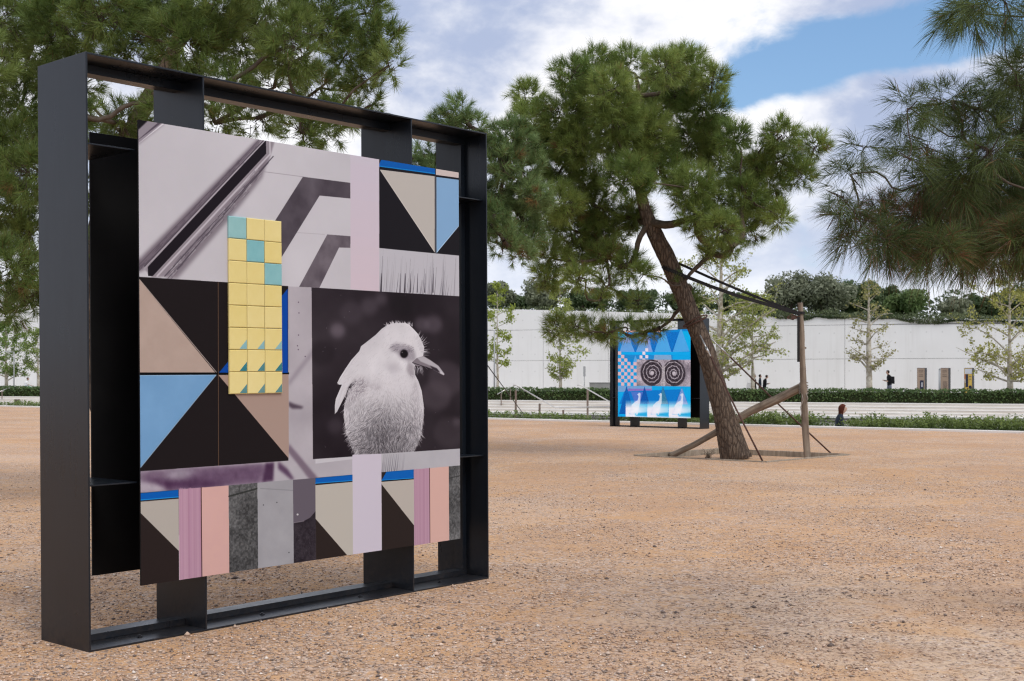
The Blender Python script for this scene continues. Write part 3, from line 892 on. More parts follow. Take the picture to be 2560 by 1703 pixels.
trunk = [Vector((LX+.1, 14.3, -.05)), W(262, 1010, 14.3), W(232, 900, 14.3), W(226, 780, 14.3), W(250, 560, 14.3), W(330, 330, 14.3), W(430, 140, 14.3), W(470, 0, 14.3), W(480, -120, 14.3)]
pine('tall_pine', 'large pine with drooping boughs behind the tall art panel at left', trunk, [.20, .17, .15, .14, .12, .10, .08, .06, .03], bl, 71, N=58, L=.135, axis=.09,
     width=.0030, tufts_k=250, start=4, green=((.08, .136, .033), (.215, .28, .078)), limb_r=.022, twig_r=.004, twig_f=.35, brown=(.16, .10, .04))

# the near pine whose boughs reach in from the right
raw = [(1080,20,110,.9),(960,60,90,.7),(1230,10,110,1),(1380,90,90,1),(1050,130,75,.7),
       (1290,380,120,1),(1210,480,110,1),(1090,560,120,.9),(960,520,100,.8),(840,540,95,.8),(730,560,85,.8),(720,700,85,.7),(830,760,90,.8),(740,810,60,.6),
       (500,760,45,.5),(440,900,80,.8),(400,1010,75,.8),(350,1110,60,.8,.12),(480,1120,90,1,.3),(470,1210,85,1,.15),(600,1080,80,.8,.35),(610,1230,100,1,.2),(760,1120,110,1,.4),(760,1270,110,1,.15),(900,1290,110,1,.2),
       (900,1050,110,.9,.3),(860,920,100,.9,.1),(1020,920,110,.9,.05),(1040,1080,110,1,.2),(1050,1280,110,1,.3),(1180,1150,120,1,.2),(1200,1300,110,1,.4),(1320,1250,120,1,.4),(1330,1050,120,1,.05),(1190,960,120,1,.03),(1160,780,110,.9,.02),(1310,880,120,1,.02),(1310,680,120,1,.02),(1010,700,90,.7,.02),(1340,520,100,1,.02),
       (1450,300,140,.8),(1500,600,160,.8),(1500,900,160,.8),(1500,1200,150,.8,.2)]
bl = []
for i, b in enumerate(z1(raw, 2.0636, 1900, 0)):
    x, y, rr = b[:3]; den = b[3] if len(b) > 3 else 1.0; br = b[4] if len(b) > 4 else .01
    bl.append((x + 14, y, rr*.66, 6.3 + .55*math.sin(i*2.3), den*(4.2 if y > 430 and x > 2150 else 2.3), br*.8))
trunk = [Vector((3.75, 7.2, -.05)), Vector((3.7, 7.15, .8)), Vector((3.55, 7.05, 1.7)), Vector((3.4, 6.9, 2.6)), Vector((3.25, 6.8, 3.4)), Vector((3.2, 6.7, 4.2)), Vector((3.2, 6.7, 5.0))]
pine('overhanging_pine', 'near pine reaching in from the right edge, long dark needles with some dead brown ones', trunk, [.19, .16, .14, .12, .10, .07, .04], bl, 81, N=46, L=.108, axis=.085,
     spread=(20, 66), width=.00105, bent=True, tufts_k=520, up=.18, green=((.042, .07, .022), (.11, .15, .048)), brown=(.17, .085, .045), limb_r=.005, twig_r=.0022, droop=.18, start=4, twig_f=.2)

# ================================================================== young plane trees before the wall
def plane_tree(xpx, off, top, bot, half, tr, nbr, leaves, label, seed, c1=(.24, .30, .06), c2=(.46, .50, .16), lsz=.14, lean=0.0, keep=.45):
    r = np.random.default_rng(seed); rnd = random.Random(seed)
    p = FBp(xpx, off); D = p.y
    zt, zb, hw = zat(top, p), zat(bot, p), half/F*D
    root = tag(empty('plane_tree', tuple(p)), label, 'tree', 'young plane trees')
    mb = MB()
    stem = [Vector((0, 0, -.02)), Vector((.03, 0, zb*.5)), Vector((lean*.4, 0, zb)), Vector((lean, 0, (zb+zt)/2)), Vector((lean*1.3, 0, zt*.96))]
    mb.tube(polyline_pts(stem, 22), list(np.interp(np.linspace(0, 1, 22), [0, .3, keep, keep+.12, 1], [tr*1.15, tr, tr*.85, tr*.5, tr*.1])), 9, wob=.05)
    mb.build('trunk', M['plane_bark'], root, smooth=True)
    br = MB(); tips = []
    for i in range(nbr):
        f = (i + rnd.random()) / nbr
        z = zb + (zt - zb) * f * .93
        a = polyline_pts(stem, 40)[min(39, int(39 * z / (zt*.96)))]
        env = hw * (math.sin(math.pi * min(1, .18 + f*.82)) ** .8) * rnd.uniform(.6, 1.05) + .12
        az = i * 2.4 + rnd.uniform(-.5, .5)
        d = Vector((math.cos(az), math.sin(az), rnd.uniform(.15, .7)))
        b = a + d * env
        m1 = a.lerp(b, .5) + Vector((0, 0, rnd.uniform(-.12, .2))) * env + Vector(r.normal(0, .05, 3))
        r0 = tr * (.42 - .26*f)
        br.tube(polyline_pts([a, m1, b], 6), list(np.linspace(r0, r0*.25, 6)), 5, cap=False)
        for j in range(5):
            u = rnd.uniform(.3, 1.0)
            s = a.lerp(m1, u*2) if u < .5 else m1.lerp(b, u*2-1)
            e = s + Vector((rnd.uniform(-1, 1), rnd.uniform(-1, 1), rnd.uniform(-.35, .8))) * env * .5
            mm = s.lerp(e, .5) + Vector((0, 0, rnd.uniform(-.08, .08)))
            br.tube([s, mm, e], [r0*.28, r0*.2, r0*.1], 3, cap=False)
            tips.append((s, mm, e))
    br.build('branches', M['plane_bark'], root, smooth=True)['kind'] = 'stuff'
    leaves = int(leaves*1.8)
    k = r.integers(0, len(tips), leaves); u = r.random(leaves)[:, None]
    S, Mm, E = (np.array([tuple(t[q]) for t in tips])[k] for q in range(3))
    P = np.where(u < .4, S + (Mm-S)*u/.4, Mm + (E-Mm)*(u-.4)/.6) + r.normal(0, .10, (leaves, 3))
    q = leaf_quads(P, r.normal(size=(leaves, 3)), lsz*r.uniform(.55, 1.25, leaves), .8, r)
    mv = r.random((leaves, 1))
    lv_ = raw_mesh('leaves', q.reshape(-1, 3), 4, M['leaves'], root, np.repeat((np.array(c1)*(1-mv) + np.array(c2)*mv)*r.uniform(.7, 1.15, (leaves, 1)), 4, 0)); lv_['kind'] = 'stuff'
plane_tree(1400, 4.5, 690, 915, 52, .10, 22, 1900, 'slender young plane tree left of the blue art panel, before the white wall', 101)
plane_tree(1243, 4.5, 700, 890, 50, .08, 16, 1500, 'young plane tree with bright leaves just right of the tall panel frame', 102, (.22, .29, .04), (.42, .48, .10))
plane_tree(1796, 3.2, 575, 900, 165, .26, 34, 3600, 'tallest plane tree with thick pale trunk, right behind the leaning pine', 103, (.25, .29, .06), (.46, .47, .15), lean=.15, keep=.6)
plane_tree(1881, 4.6, 735, 885, 90, .12, 24, 1700, 'spreading young plane tree beside the three standing people', 104, keep=.3)
plane_tree(2172, 4.0, 690, 900, 62, .17, 24, 650, 'sparse plane tree with pollarded trunk left of the walking man', 105, (.25, .24, .07), (.42, .40, .16), .14, keep=.62)
plane_tree(2524, 3.5, 640, 915, 130, .16, 32, 3000, 'leafy plane tree at the right edge, right of the yellow totem', 106, (.27, .28, .06), (.52, .50, .15), keep=.5)
plane_tree(15, 4.5, 800, 930, 78, .13, 26, 3600, 'lush green plane tree at the far left edge', 107, (.13, .22, .04), (.26, .36, .09))
plane_tree(95, 4.5, 820, 925, 48, .11, 20, 1600, 'slim plane tree between the left edge and the black frame', 108, (.15, .22, .05), (.28, .36, .10))
plane_tree(236, 5.0, 800, 930, 50, .10, 18, 1200, 'plane tree glimpsed through the slit beside the black backboard', 109, (.15, .22, .05), (.28, .36, .10))

# ================================================================== trees on the hill
def hill_tree(xpx, off, top, half, label, seed, c1, c2, leaves=7000, lsz=.28, trunkh=.0, squash=1.0, cat='tree'):
    r = np.random.default_rng(seed)
    t = tt(xpx, off); zg = wtop_t(t) - .12 + .05*(off - WO - .3)
    p = FM @ Vector((t, off, zg)); D = p.y
    zt = zat(top - 8, p) - zg; hw = half/F*D*1.3
    root = tag(empty('hill_tree', tuple(p)), label, cat, 'trees on the hill behind the wall')
    mb = MB()
    for k in range(3):
        e = Vector(((k-1)*hw*.45, r.uniform(-.3, .3), zt*.7))
        mb.tube(polyline_pts([Vector((0, 0, -.15)), Vector(((k-1)*.15, 0, zt*.25)), e.lerp(Vector((0, 0, zt*.4)), .4), e], 8), list(np.linspace(.16, .04, 8)), 6, cap=False)
    mb.build('trunk', M['twig'], root, smooth=True)
    nb_ = 26
    cs = r.normal(size=(nb_, 3)); cs /= np.linalg.norm(cs, axis=1, keepdims=True)
    cs = cs * r.uniform(.35, .78, (nb_, 1)) * np.array([hw, hw*.8, zt*(1-trunkh)*.5]) + np.array([0, 0, zt*(trunkh + (1-trunkh)*.5)])
    br = r.uniform(.28, .45, nb_) * min(hw, zt*.6)
    k = r.integers(0, nb_, leaves)
    d = rand_unit(leaves, r)
    P = cs[k] + d * (br[k] * r.random(leaves)**.35)[:, None]
    P[:, 2] = np.maximum(P[:, 2], .05)
    q = leaf_quads(P, d + r.normal(0, .5, (leaves, 3)), lsz*r.uniform(.5, 1.2, leaves), .5, r)
    lv = r.random(nb_)[k][:, None]*.6 + r.random((leaves, 1))*.4
    lv_ = raw_mesh('crown', q.reshape(-1, 3), 4, M['leaves'], root, np.repeat(np.array(c1)*(1-lv) + np.array(c2)*lv, 4, 0)); lv_['kind'] = 'stuff'
OL = ((.14, .165, .10), (.31, .335, .235)); DK = ((.06, .105, .045), (.15, .205, .09)); MG = ((.08, .145, .045), (.20, .275, .10))
hill_tree(1972, WO+4, 680, 62, 'grey-green olive tree on the hill just right of the wooden post', 201, *OL)
hill_tree(2062, WO+4, 688, 60, 'grey olive tree on the hill with darker trees to its right', 202, *OL)
hill_tree(2140, WO+7, 712, 55, 'dark evergreen tree on the hill behind the sparse plane tree', 203, *DK)
hill_tree(2215, WO+9, 718, 45, 'narrow dark evergreen on the hill between olive and rounded tree', 204, *DK)
hill_tree(2270, WO+4, 722, 66, 'rounded mid-green tree on the hill above the brown totems', 205, *MG)
hill_tree(2392, WO+6, 748, 44, 'small grey olive tree on the hill above the yellow totem', 206, *OL)
hill_tree(2455, WO+8, 745, 42, 'low dark tree on the hill near the right edge', 207, *DK)
hill_tree(2545, WO+6, 715, 55, 'tall dark tree on the hill at the right edge', 208, *DK)
hill_tree(1246, WO+5, 706, 32, 'grey olive tree on the hill just right of the tall panel frame', 209, *OL)
hill_tree(1300, WO+9, 742, 48, 'low dark thicket tree on the hill left of the slender plane tree', 210, *DK)
hill_tree(1362, WO+5, 700, 48, 'olive tree on the hill behind the slender plane tree', 211, *OL)
hill_tree(1460, WO+8, 725, 62, 'dark tree on the hill above the blue art panel', 212, *DK)
hill_tree(1590, WO+8, 730, 62, 'dark tree on the hill behind the leaning trunk', 213, *DK)
hill_tree(1720, WO+8, 735, 62, 'dark tree on the hill behind the tallest plane tree', 214, *DK)
hill_tree(1850, WO+8, 735, 60, 'dark tree on the hill beneath the black straps', 215, *DK)
hill_tree(1925, WO+9, 752, 45, 'low dark tree on the hill left of the wooden post', 216, *DK)
# ================================================================== printed artwork, painted by code
def homography(src, dst):
    A = []; b = []
    for (x, y), (u, v) in zip(src, dst):
        A.append([x, y, 1, 0, 0, 0, -u*x, -u*y]); b.append(u)
        A.append([0, 0, 0, x, y, 1, -v*x, -v*y]); b.append(v)
    h = np.linalg.solve(np.array(A, float), np.array(b, float))
    return np.append(h, 1).reshape(3, 3)
def blur(a, rad):
    rad = int(rad)
    if rad < 1: return a
    for _ in range(2):
        for ax in (0, 1):
            pad = [(0, 0)]*a.ndim; pad[ax] = (rad+1, rad)
            c = np.cumsum(np.pad(a, pad, mode='edge'), axis=ax)
            n = a.shape[ax]
            a = (np.take(c, range(2*rad+1, 2*rad+1+n), ax) - np.take(c, range(0, n), ax)) / (2*rad+1)
    return a
class Paint:
    """a flat print of n x n cells; shapes are given where they stand on the board"""
    def __init__(s, n, corners, seed=1):
        s.n = n; s.H = homography(corners, [(0, 0), (n, 0), (n, n), (0, n)])
        s.img = np.zeros((n, n, 3)); s.r = np.random.default_rng(seed)
    def to(s, pts):
        p = np.c_[np.array(pts, float), np.ones(len(pts))] @ s.H.T
        return p[:, :2] / p[:, 2:]
    def mask(s, pts, soft=0):
        q = s.to(pts); n = s.n
        m = np.zeros((n, n))
        x0, y0 = np.maximum(np.floor(q.min(0)).astype(int) - 1, 0); x1, y1 = np.minimum(np.ceil(q.max(0)).astype(int) + 2, n)
        if x1 <= x0 or y1 <= y0: return m
        acc = 0
        for sy in (.125, .375, .625, .875):
            for sx in (.25, .75):
                gx_, gy_ = np.meshgrid(np.arange(x0, x1) + sx, np.arange(y0, y1) + sy)
                ins = np.zeros(gx_.shape, bool)
                for i in range(len(q)):
                    (xa, ya), (xb, yb) = q[i], q[i-1]
                    if ya == yb: continue
                    cond = ((ya > gy_) != (yb > gy_)) & (gx_ < (xb-xa)*(gy_-ya)/(yb-ya) + xa)
                    ins ^= cond
                acc = acc + ins
        m[y0:y1, x0:x1] = acc / 8.0
        if soft:
            e = int(soft)*2 + 3
            sl_ = (slice(max(0, y0-e), min(n, y1+e)), slice(max(0, x0-e), min(n, x1+e)))
            m[sl_] = blur(m[sl_], soft)
        return m
    def fill(s, m, col, alpha=1.0):
        ys_ = np.flatnonzero(m.any(1)); xs_ = np.flatnonzero(m.any(0))
        if not len(ys_): return
        sl_ = (slice(ys_[0], ys_[-1]+1), slice(xs_[0], xs_[-1]+1))
        c = np.array(col, float)/255 if not isinstance(col, np.ndarray) else col[sl_]
        a = (m[sl_]*alpha)[..., None]
        s.img[sl_] = s.img[sl_]*(1-a) + c*a
    def poly(s, pts, col, soft=0, alpha=1.0):
        m = s.mask(pts, soft); s.fill(m, col, alpha); return m
    def noise(s, cell, octaves, h, w):
        out = np.zeros((h, w)); amp = 1; tot = 0
        for _ in range(octaves):
            def ax(n):
                k = max(2, int(n/cell) + 2); u = np.linspace(0, min(k-1.001, n/cell), n); i = u.astype(int); f = u-i
                return k, i, f*f*(3-2*f)
            ky, iy, fy = ax(h); kx, ix, fx = ax(w)
            g = s.r.random((ky+1, kx+1))
            a = g[iy][:, ix]*(1-fx)[None] + g[iy][:, ix+1]*fx[None]; b = g[iy+1][:, ix]*(1-fx)[None] + g[iy+1][:, ix+1]*fx[None]
            out += amp*(a*(1-fy)[:, None] + b*fy[:, None]); tot += amp; amp *= .5; cell = max(1.2, cell/2)
        return out/tot
    def grain(s, m, amt, cell=60, octaves=5):
        ys_ = np.flatnonzero(m.any(1)); xs_ = np.flatnonzero(m.any(0))
        if not len(ys_): return
        sl_ = (slice(ys_[0], ys_[-1]+1), slice(xs_[0], xs_[-1]+1))
        h, w = ys_[-1]+1-ys_[0], xs_[-1]+1-xs_[0]
        s.img[sl_] += ((s.noise(cell, octaves, h, w) - .5) * 2 * amt * m[sl_])[..., None]
    def line(s, a, b, w, col, alpha=1.0, taper=True):
        q = s.to([a, b]); s.cline(q[0], q[1], w, col, alpha, taper)
    def cline(s, p, q, w, col, alpha=1.0, taper=True):
        x0, y0 = np.floor(np.minimum(p, q) - w - 2).astype(int); x1, y1 = np.ceil(np.maximum(p, q) + w + 2).astype(int)
        x0, y0 = max(x0, 0), max(y0, 0); x1, y1 = min(x1, s.n), min(y1, s.n)
        if x1 <= x0 or y1 <= y0: return
        gx_, gy_ = np.meshgrid(np.arange(x0, x1) + .5, np.arange(y0, y1) + .5)
        d = q - p; L2 = max(1e-6, d @ d)
        t = np.clip(((gx_-p[0])*d[0] + (gy_-p[1])*d[1]) / L2, 0, 1)
        dist = np.hypot(gx_ - p[0] - t*d[0], gy_ - p[1] - t*d[1])
        ww = w*(1-.8*t) if taper else w
        a = (np.clip(ww - dist + .5, 0, 1) * alpha)[..., None]
        s.img[y0:y1, x0:x1] = s.img[y0:y1, x0:x1]*(1-a) + np.array(col)/255*a
    def disc(s, c, rad, col, soft=0, alpha=1.0, ry=None):
        ry = ry or rad
        s.poly([(c[0]+rad*math.cos(k*.2618), c[1]+ry*math.sin(k*.2618)) for k in range(24)], col, soft, alpha)
    def material(s, name, rough=.45, spec=.3, gain=1.0):
        im = bpy.data.images.new(name, s.n, s.n, alpha=False)
        px = np.ones((s.n, s.n, 4), dtype=np.float32)
        px[..., :3] = np.clip((s.img[::-1] - .055)*1.075, 0.012, 1)
        im.pixels.foreach_set(px.ravel()); im.update(); im.pack()
        m = MatB(name, rough, spec)
        t = m.n.new('ShaderNodeTexImage'); t.image = im; t.extension = 'EXTEND'
        m.l.new(m.co('UV'), t.inputs[0])
        m.color(m.mix(1.0, t.outputs[0], (gain*.985, gain*1.005, gain*1.012, 1), 'MULTIPLY') if gain != 1.0 else t.outputs[0])
        return m.mat

def Z(sc, ox, oy): return lambda *p: [(ox + x/sc, oy + y/sc) for x, y in p]
A1, A2, A3, A4, A5, A6, BZ = Z(2.613, 60, 100), Z(2.903, 660, 200), Z(2.613, 80, 650), Z(3.136, 700, 660), Z(2.851, 80, 1130), Z(3.137, 660, 1080), Z(3.92, 760, 760)
AB = Z(4.752, 340, 1150)
P1C = [(351.6, 301.7), (1146.3, 428.0), (1149.8, 1348.7), (355.8, 1464.5)]
def paint_front():
    p = Paint(1150, P1C, 3)
    p.img[:] = np.array([200, 197, 203])/255
    lav = np.ones((p.n, p.n))
    p.grain(lav, .035, 170, 6)
    # --- upper left photograph: a moulded rail running diagonally over a pale wall
    p.poly(A1((762,527),(940,545),(762,690)), (150,142,152), 3)
    p.poly(A1((762,527),(822,534),(762,592)), (32,28,34), 1)
    p.line(*A1((900,545),(765,655)), 3, (95,86,98)); p.line(*A1((930,545),(765,680)), 2, (215,212,218))
    p.poly(A1((1525,655),(1560,655),(1560,700),(800,1500),(762,1520),(762,1440)), (120,110,120), 5)
    p.poly(A1((1560,655),(1592,660),(1590,700),(820,1500),(790,1500)), (178,172,180), 1)
    p.poly(A1((1590,655),(1640,668),(1600,800),(960,1545),(850,1555),(800,1500)), (150,142,150), 2)
    p.poly(A1((1600,760),(1560,900),(1420,1080),(1280,1250),(1010,1560),(930,1560)), (122,113,122), 5, .8)
    p.poly(A1((1585,655),(1587,742),(852,1545),(822,1545),(820,1485)), (38,33,40), 0)
    for (a, b, w, c) in [((1610,660),(1612,745),2.2,(200,196,203)),((1612,745),(880,1545),2.2,(196,190,198)),((1632,760),(930,1545),1.6,(92,84,94)),((1600,800),(1010,1500),1.4,(84,76,86)),
                         ((1570,655),(800,1480),1.8,(90,82,92)),((1540,655),(765,1470),1.2,(105,96,106))]:
        p.line(*A1(a, b), w, c, .9, False)
    for k in range(160):
        t = p.r.random(); x = 1560 - 600*t + p.r.normal(0, 14); y = 850 + 690*t + p.r.normal(0, 14)
        L_ = p.r.uniform(20, 90); p.line(*A1((x, y), (x - L_*.66, y + L_*.75)), p.r.uniform(.6, 2.2), (96,88,98) if p.r.random() < .7 else (190,186,192), .4)
    for k in range(120):
        t = p.r.random(); x = 1545 - 770*t + p.r.normal(0, 9); y = 660 + 830*t + p.r.normal(0, 9)
        L_ = p.r.uniform(20, 80); p.line(*A1((x, y), (x - L_*.68, y + L_*.73)), p.r.uniform(.5, 1.6), (86,78,88), .35)
    p.line(*A2((0,665),(285,700)), 1.0, (160,154,162), .8, False); p.line(*A2((230,1105),(440,1118)), .9, (170,165,172), .6, False)
    m = p.poly(A2((285,700),(627,742),(627,856),(405,836),(60,1400),(-60,1250)), (92,85,93))
    p.grain(m, .075, 50, 6)
    m = p.poly(A2((460,1118),(627,1130),(627,1215),(545,1213),(400,1512),(255,1502)), (112,104,112)); p.grain(m, .09, 40, 6)
    # --- pale pink upright
    n_ = p.n
    grad = np.linspace(0, 1, n_)[:, None, None]
    pink = np.array([203,195,207])/255*(1-np.clip(grad*2, 0, 1)) + np.array([213,194,203])/255*np.clip(grad*2, 0, 1)
    pk = np.broadcast_to(pink, (n_, n_, 3))
    mp_ = p.mask(A2((628,540),(836,560),(836,1535),(628,1515))); p.fill(mp_, pk.copy())
    # --- upper right: beige and blue triangles on black
    p.poly(A2((836,560),(1420,650),(1420,1275),(836,1215)), (36,34,39))
    p.poly(A2((850,573),(1242,632),(1242,676),(836,622),(836,604)), (0,98,178))
    p.poly(A2((838,616),(1242,667),(1242,674),(838,623)), (30,135,205))
    p.poly(A2((1247,636),(1420,662),(1420,702),(1247,680)), (206,192,188))
    p.poly(A2((842,644),(1238,690),(1238,1247)), (190,184,179)); p.line(*A2((845,650),(1236,1240)), 1.0, (225,220,214), .8, False)
    p.line(*A2((1243,690),(1243,1250)), 1.0, (120,124,135), 1, False)
    p.poly(A2((1252,695),(1420,716),(1420,1038),(1252,1250)), (138,174,210)); p.line(*A2((1252,1245),(1420,1042)), 1.1, (190,215,240), .9, False)
    p.line(*A2((1252,698),(1252,1240)), 1.0, (170,200,230), .8, False)
    # --- fringe strip
    m = p.poly(A2((836,1215),(1420,1268),(1420,1568),(836,1532)), (192,190,197))
    for k in range(70):
        x = p.r.uniform(840, 1410); t0 = p.r.uniform(0, .75); yb = 1530 + (x-836)*.055; yt = 1218 + (x-836)*.093
        p.line(*A2((x - 6, yb), (x + 8, yb - (yb-yt)*(1-t0))), p.r.uniform(.5, 1.3), (70,66,74) if p.r.random() < .45 else (150,147,156), p.r.uniform(.3, .9))
    for x in (845, 850, 985, 1018, 1022, 1060, 1110, 1165, 1225):
        p.line(*A2((x, 1535), (x+4, 1400)), 2.0, (62,56,66), .9)
    # --- grey fabric photograph
    m = p.mask(A3((1675,172),(1850,178),(1850,1700),(700,1700),(700,1375),(1675,1310))); p.fill(m, (180,174,181)); p.grain(m, .05, 90, 5)
    m2 = p.mask(A6((-1000,420),(1560,110),(1560,270),(-1000,560))); p.fill(m2, (181,176,183)); p.grain(m2, .03, 90, 5)
    fold = (112,92,112)
    p.poly(A3((1675,790),(1850,560),(1850,600),(1675,830)), (150,142,152), 5, .8)
    p.poly(A3((1678,925),(1710,940),(1775,960),(1760,972),(1700,972),(1678,955)), (92,80,92), 3)
    p.poly(A3((1675,1200),(1760,1300),(1850,1420),(1850,1460),(1740,1330),(1675,1245)), (130,114,130), 4)
    p.poly(A6((195,110),(300,230),(410,350),(430,400),(360,380),(280,270),(195,160)), (128,114,128), 4)
    for x, y in ((1742,275),(1745,345),(1742,490),(1735,560),(1785,630),(1740,585)): p.disc(A3((x, y))[0], 1.6, (110,95,112))
    # purple folds under the dark square
    p.poly(AB((60,130),(500,100),(900,90),(1500,50),(1560,60),(1560,270),(1000,310),(60,400)), (140,125,142), 4)
    p.poly(AB((600,120),(1500,60),(1530,120),(1480,260),(1000,310),(700,330),(600,280)), (112,90,114), 10)
    p.poly(AB((100,250),(140,215),(330,215),(560,235),(900,250),(1100,300),(900,335),(380,362),(300,300),(200,268)), (88,62,90), 8)
    p.poly(AB((60,260),(110,268),(230,285),(330,330),(380,365),(60,395)), (178,168,180), 5)
    p.poly(AB((110,175),(280,155),(430,160),(430,175),(280,180),(120,195)), (110,84,110), 6)
    p.poly(AB((300,190),(560,130),(760,125),(620,190),(420,215)), (170,162,174), 9)
    p.poly(AB((1540,40),(1640,30),(1630,255),(1500,262)), (82,58,84), 4)
    p.poly(AB((1690,20),(1740,60),(1800,110),(1880,235),(1850,240),(1740,150),(1690,110)), (98,76,100), 4)
    m = p.mask(AB((60,130),(1640,30),(1640,260),(60,400))); p.grain(m, .05, 16, 4)
    # --- dark square with triangles
    p.poly(A3((705,113),(1675,170),(1675,1312),(705,1382)), (39,34,35))
    m = p.poly(A3((705,122),(1205,740),(705,740)), (182,163,153)); p.grain(m, .02, 30, 4); p.line(*A3((712,128),(1212,738)), 1.0, (214,198,190), .8, False)
    m = p.poly(A3((705,754),(1208,749),(705,1370)), (122,164,204)); p.grain(m, .025, 60, 4); p.line(*A3((1208,752),(714,1362)), 1.0, (180,212,240), .8, False)
    p.line(*A3((712,757),(1205,752)), 1.0, (160,190,215), .7, False)
    p.line(*A3((712,745),(1675,741)), 3.0, (12,10,12), 1, False)
    p.poly(A3((1226,737),(1672,737),(1672,186)), (0,80,168)); p.poly(A3((1222,752),(1677,746),(1677,1298)), (172,150,140))
    p.line(*A3((1222,148),(1222,1343)), .8, (140,108,84), .8, False)
    # --- portrait of a pale bird
    bm = p.mask(A4((248,182),(1420,248),(1420,1452),(257,1532)))
    p.fill(bm, (52,45,51)); p.grain(bm, .085, 190, 4)
    for (x, y, rr, c, a) in [(450,520,60,(120,110,120),.7),(1110,470,60,(104,95,104),.6),(1200,470,70,(104,95,104),.6),(700,330,70,(92,84,92),.6),(790,270,50,(96,88,96),.6),(1380,1240,30,(120,110,118),.6),(1220,1030,120,(96,87,94),.5),(560,380,90,(84,76,84),.5),(1300,900,140,(92,83,90),.5),(1320,1320,120,(80,72,78),.5),(430,1270,60,(82,74,82),.5),(950,330,90,(34,29,33),.6),(330,700,100,(40,34,39),.5)]:
        m = p.mask([(A4((x + rr*math.cos(k*.35), y + rr*math.sin(k*.35)))[0]) for k in range(18)], 9) * bm
        p.fill(m, c, a)
    for k in range(26):
        x, y = p.r.uniform(270, 1390), p.r.uniform(230, 1450); p.line(*A4((x, y), (x + p.r.normal(0, 7), y + p.r.normal(0, 7))), .7, (170,162,170), .5)
    body = BZ((990,180),(1030,200),(1075,245),(1115,290),(1145,350),(1175,420),(1165,505),(1120,540),(1085,600),(1085,690),(1120,760),(1150,850),(1168,980),(1172,1050),(1165,1150),(1145,1280),(1110,1370),(1075,1447),(510,1495),(450,1380),(410,1250),(390,1120),(388,1050),(400,960),(430,850),(480,770),(450,790),(420,850),(390,920),(350,1000),(320,1060),(300,1072),(300,1000),(310,930),(340,860),(370,790),(340,790),(325,772),(350,720),(400,640),(460,550),(540,460),(560,410),(640,350),(700,300),(760,240),(820,200),(880,185),(940,182))
    mb_ = p.mask(body) * bm
    p.fill(mb_, (203,200,206))
    # softly shaded breast, lighter flanks
    gy_, gx_ = np.mgrid[0:p.n, 0:p.n] + .5
    hi = np.linalg.inv(p.H); w_ = hi[2, 0]*gx_ + hi[2, 1]*gy_ + hi[2, 2]
    bx = ((hi[0, 0]*gx_ + hi[0, 1]*gy_ + hi[0, 2])/w_ - 760)*3.92; by = ((hi[1, 0]*gx_ + hi[1, 1]*gy_ + hi[1, 2])/w_ - 760)*3.92
    nz = p.noise(60, 4, p.n, p.n) - .5
    dk = np.clip((by + nz*260 - 800)/560, 0, 1); dk = dk*dk*(3-2*dk)
    side = np.clip(1 - np.abs(bx + nz*120 - 790)/370, 0, 1)**.5
    val = 214 - dk*(34 + 76*side) + nz*28
    p.fill(mb_, np.stack([val + 1, val - 2, val + 3], 2)/255)
    def shade(pts, c, soft, a): p.fill(p.mask(BZ(*pts), soft)*mb_, c, a)
    shade([(480,770),(560,720),(640,770),(600,880),(460,960),(400,1060),(395,960)], (128,120,128), 8, .7)
    shade([(430,820),(500,735),(515,755),(440,850),(405,960),(388,980)], (44,38,44), 3, .95)
    shade([(650,770),(760,790),(740,850),(640,830)], (150,142,150), 8, .6)
    shade([(1050,900),(1090,760),(1100,760),(1120,960),(1100,1250),(1060,1400),(1070,1100)], (150,143,150), 6, .6)
    shade([(1140,900),(1180,1000),(1175,1150),(1150,1300),(1120,1340),(1150,1100)], (196,191,197), 4, .6)
    shade([(850,410),(900,380),(980,400),(1050,420),(1090,480),(1090,560),(1020,560),(940,520),(900,470),(840,450)], (146,139,148), 6, .75)
    shade([(1020,560),(1080,600),(1080,720),(1040,720),(1000,640)], (150,142,150), 5, .7)
    shade([(780,600),(900,560),(960,640),(860,690)], (178,173,180), 10, .6)
    # feathers
    for k in range(7000):
        x, y = p.r.uniform(390, 1175), p.r.uniform(690, 1490)
        ix, iy = (p.to(BZ((x, y)))[0]).astype(int)
        if not (0 <= ix < p.n and 0 <= iy < p.n) or mb_[iy, ix] < .5: continue
        clump = math.sin(x*.013 + 1.7*math.sin(y*.011))*.55
        ang = 1.75 + (x-780)/780*-.9 + clump + p.r.normal(0, .25)
        L_ = p.r.uniform(18, 60)*(1 if y > 850 else .55)
        up_ = np.clip((y-760)/420, 0, 1)
        g = val[iy, ix] + (p.r.uniform(14, 70) if p.r.random() < .52 else -p.r.uniform(12, 62))*(.25+.75*up_)
        g = np.clip(g, 46, 212)
        p.line(*BZ((x, y), (x + L_*math.cos(ang), y + L_*math.sin(ang))), p.r.uniform(.6, 1.25), (g+2, g-2, g+3), .75)
    for k in range(900):                                        # finer strokes of the head and nape
        x, y = p.r.uniform(330, 1160), p.r.uniform(200, 780)
        ix, iy = (p.to(BZ((x, y)))[0]).astype(int)
        if mb_[iy, ix] < .5: continue
        ang = 2.35 + p.r.normal(0, .25) if x < 900 else 2.0 + p.r.normal(0, .5)
        g = 208 if p.r.random() < .6 else 178
        L_ = p.r.uniform(14, 40); p.line(*BZ((x, y), (x + L_*math.cos(ang), y + L_*math.sin(ang))), .6, (g, g-3, g+3), .4)
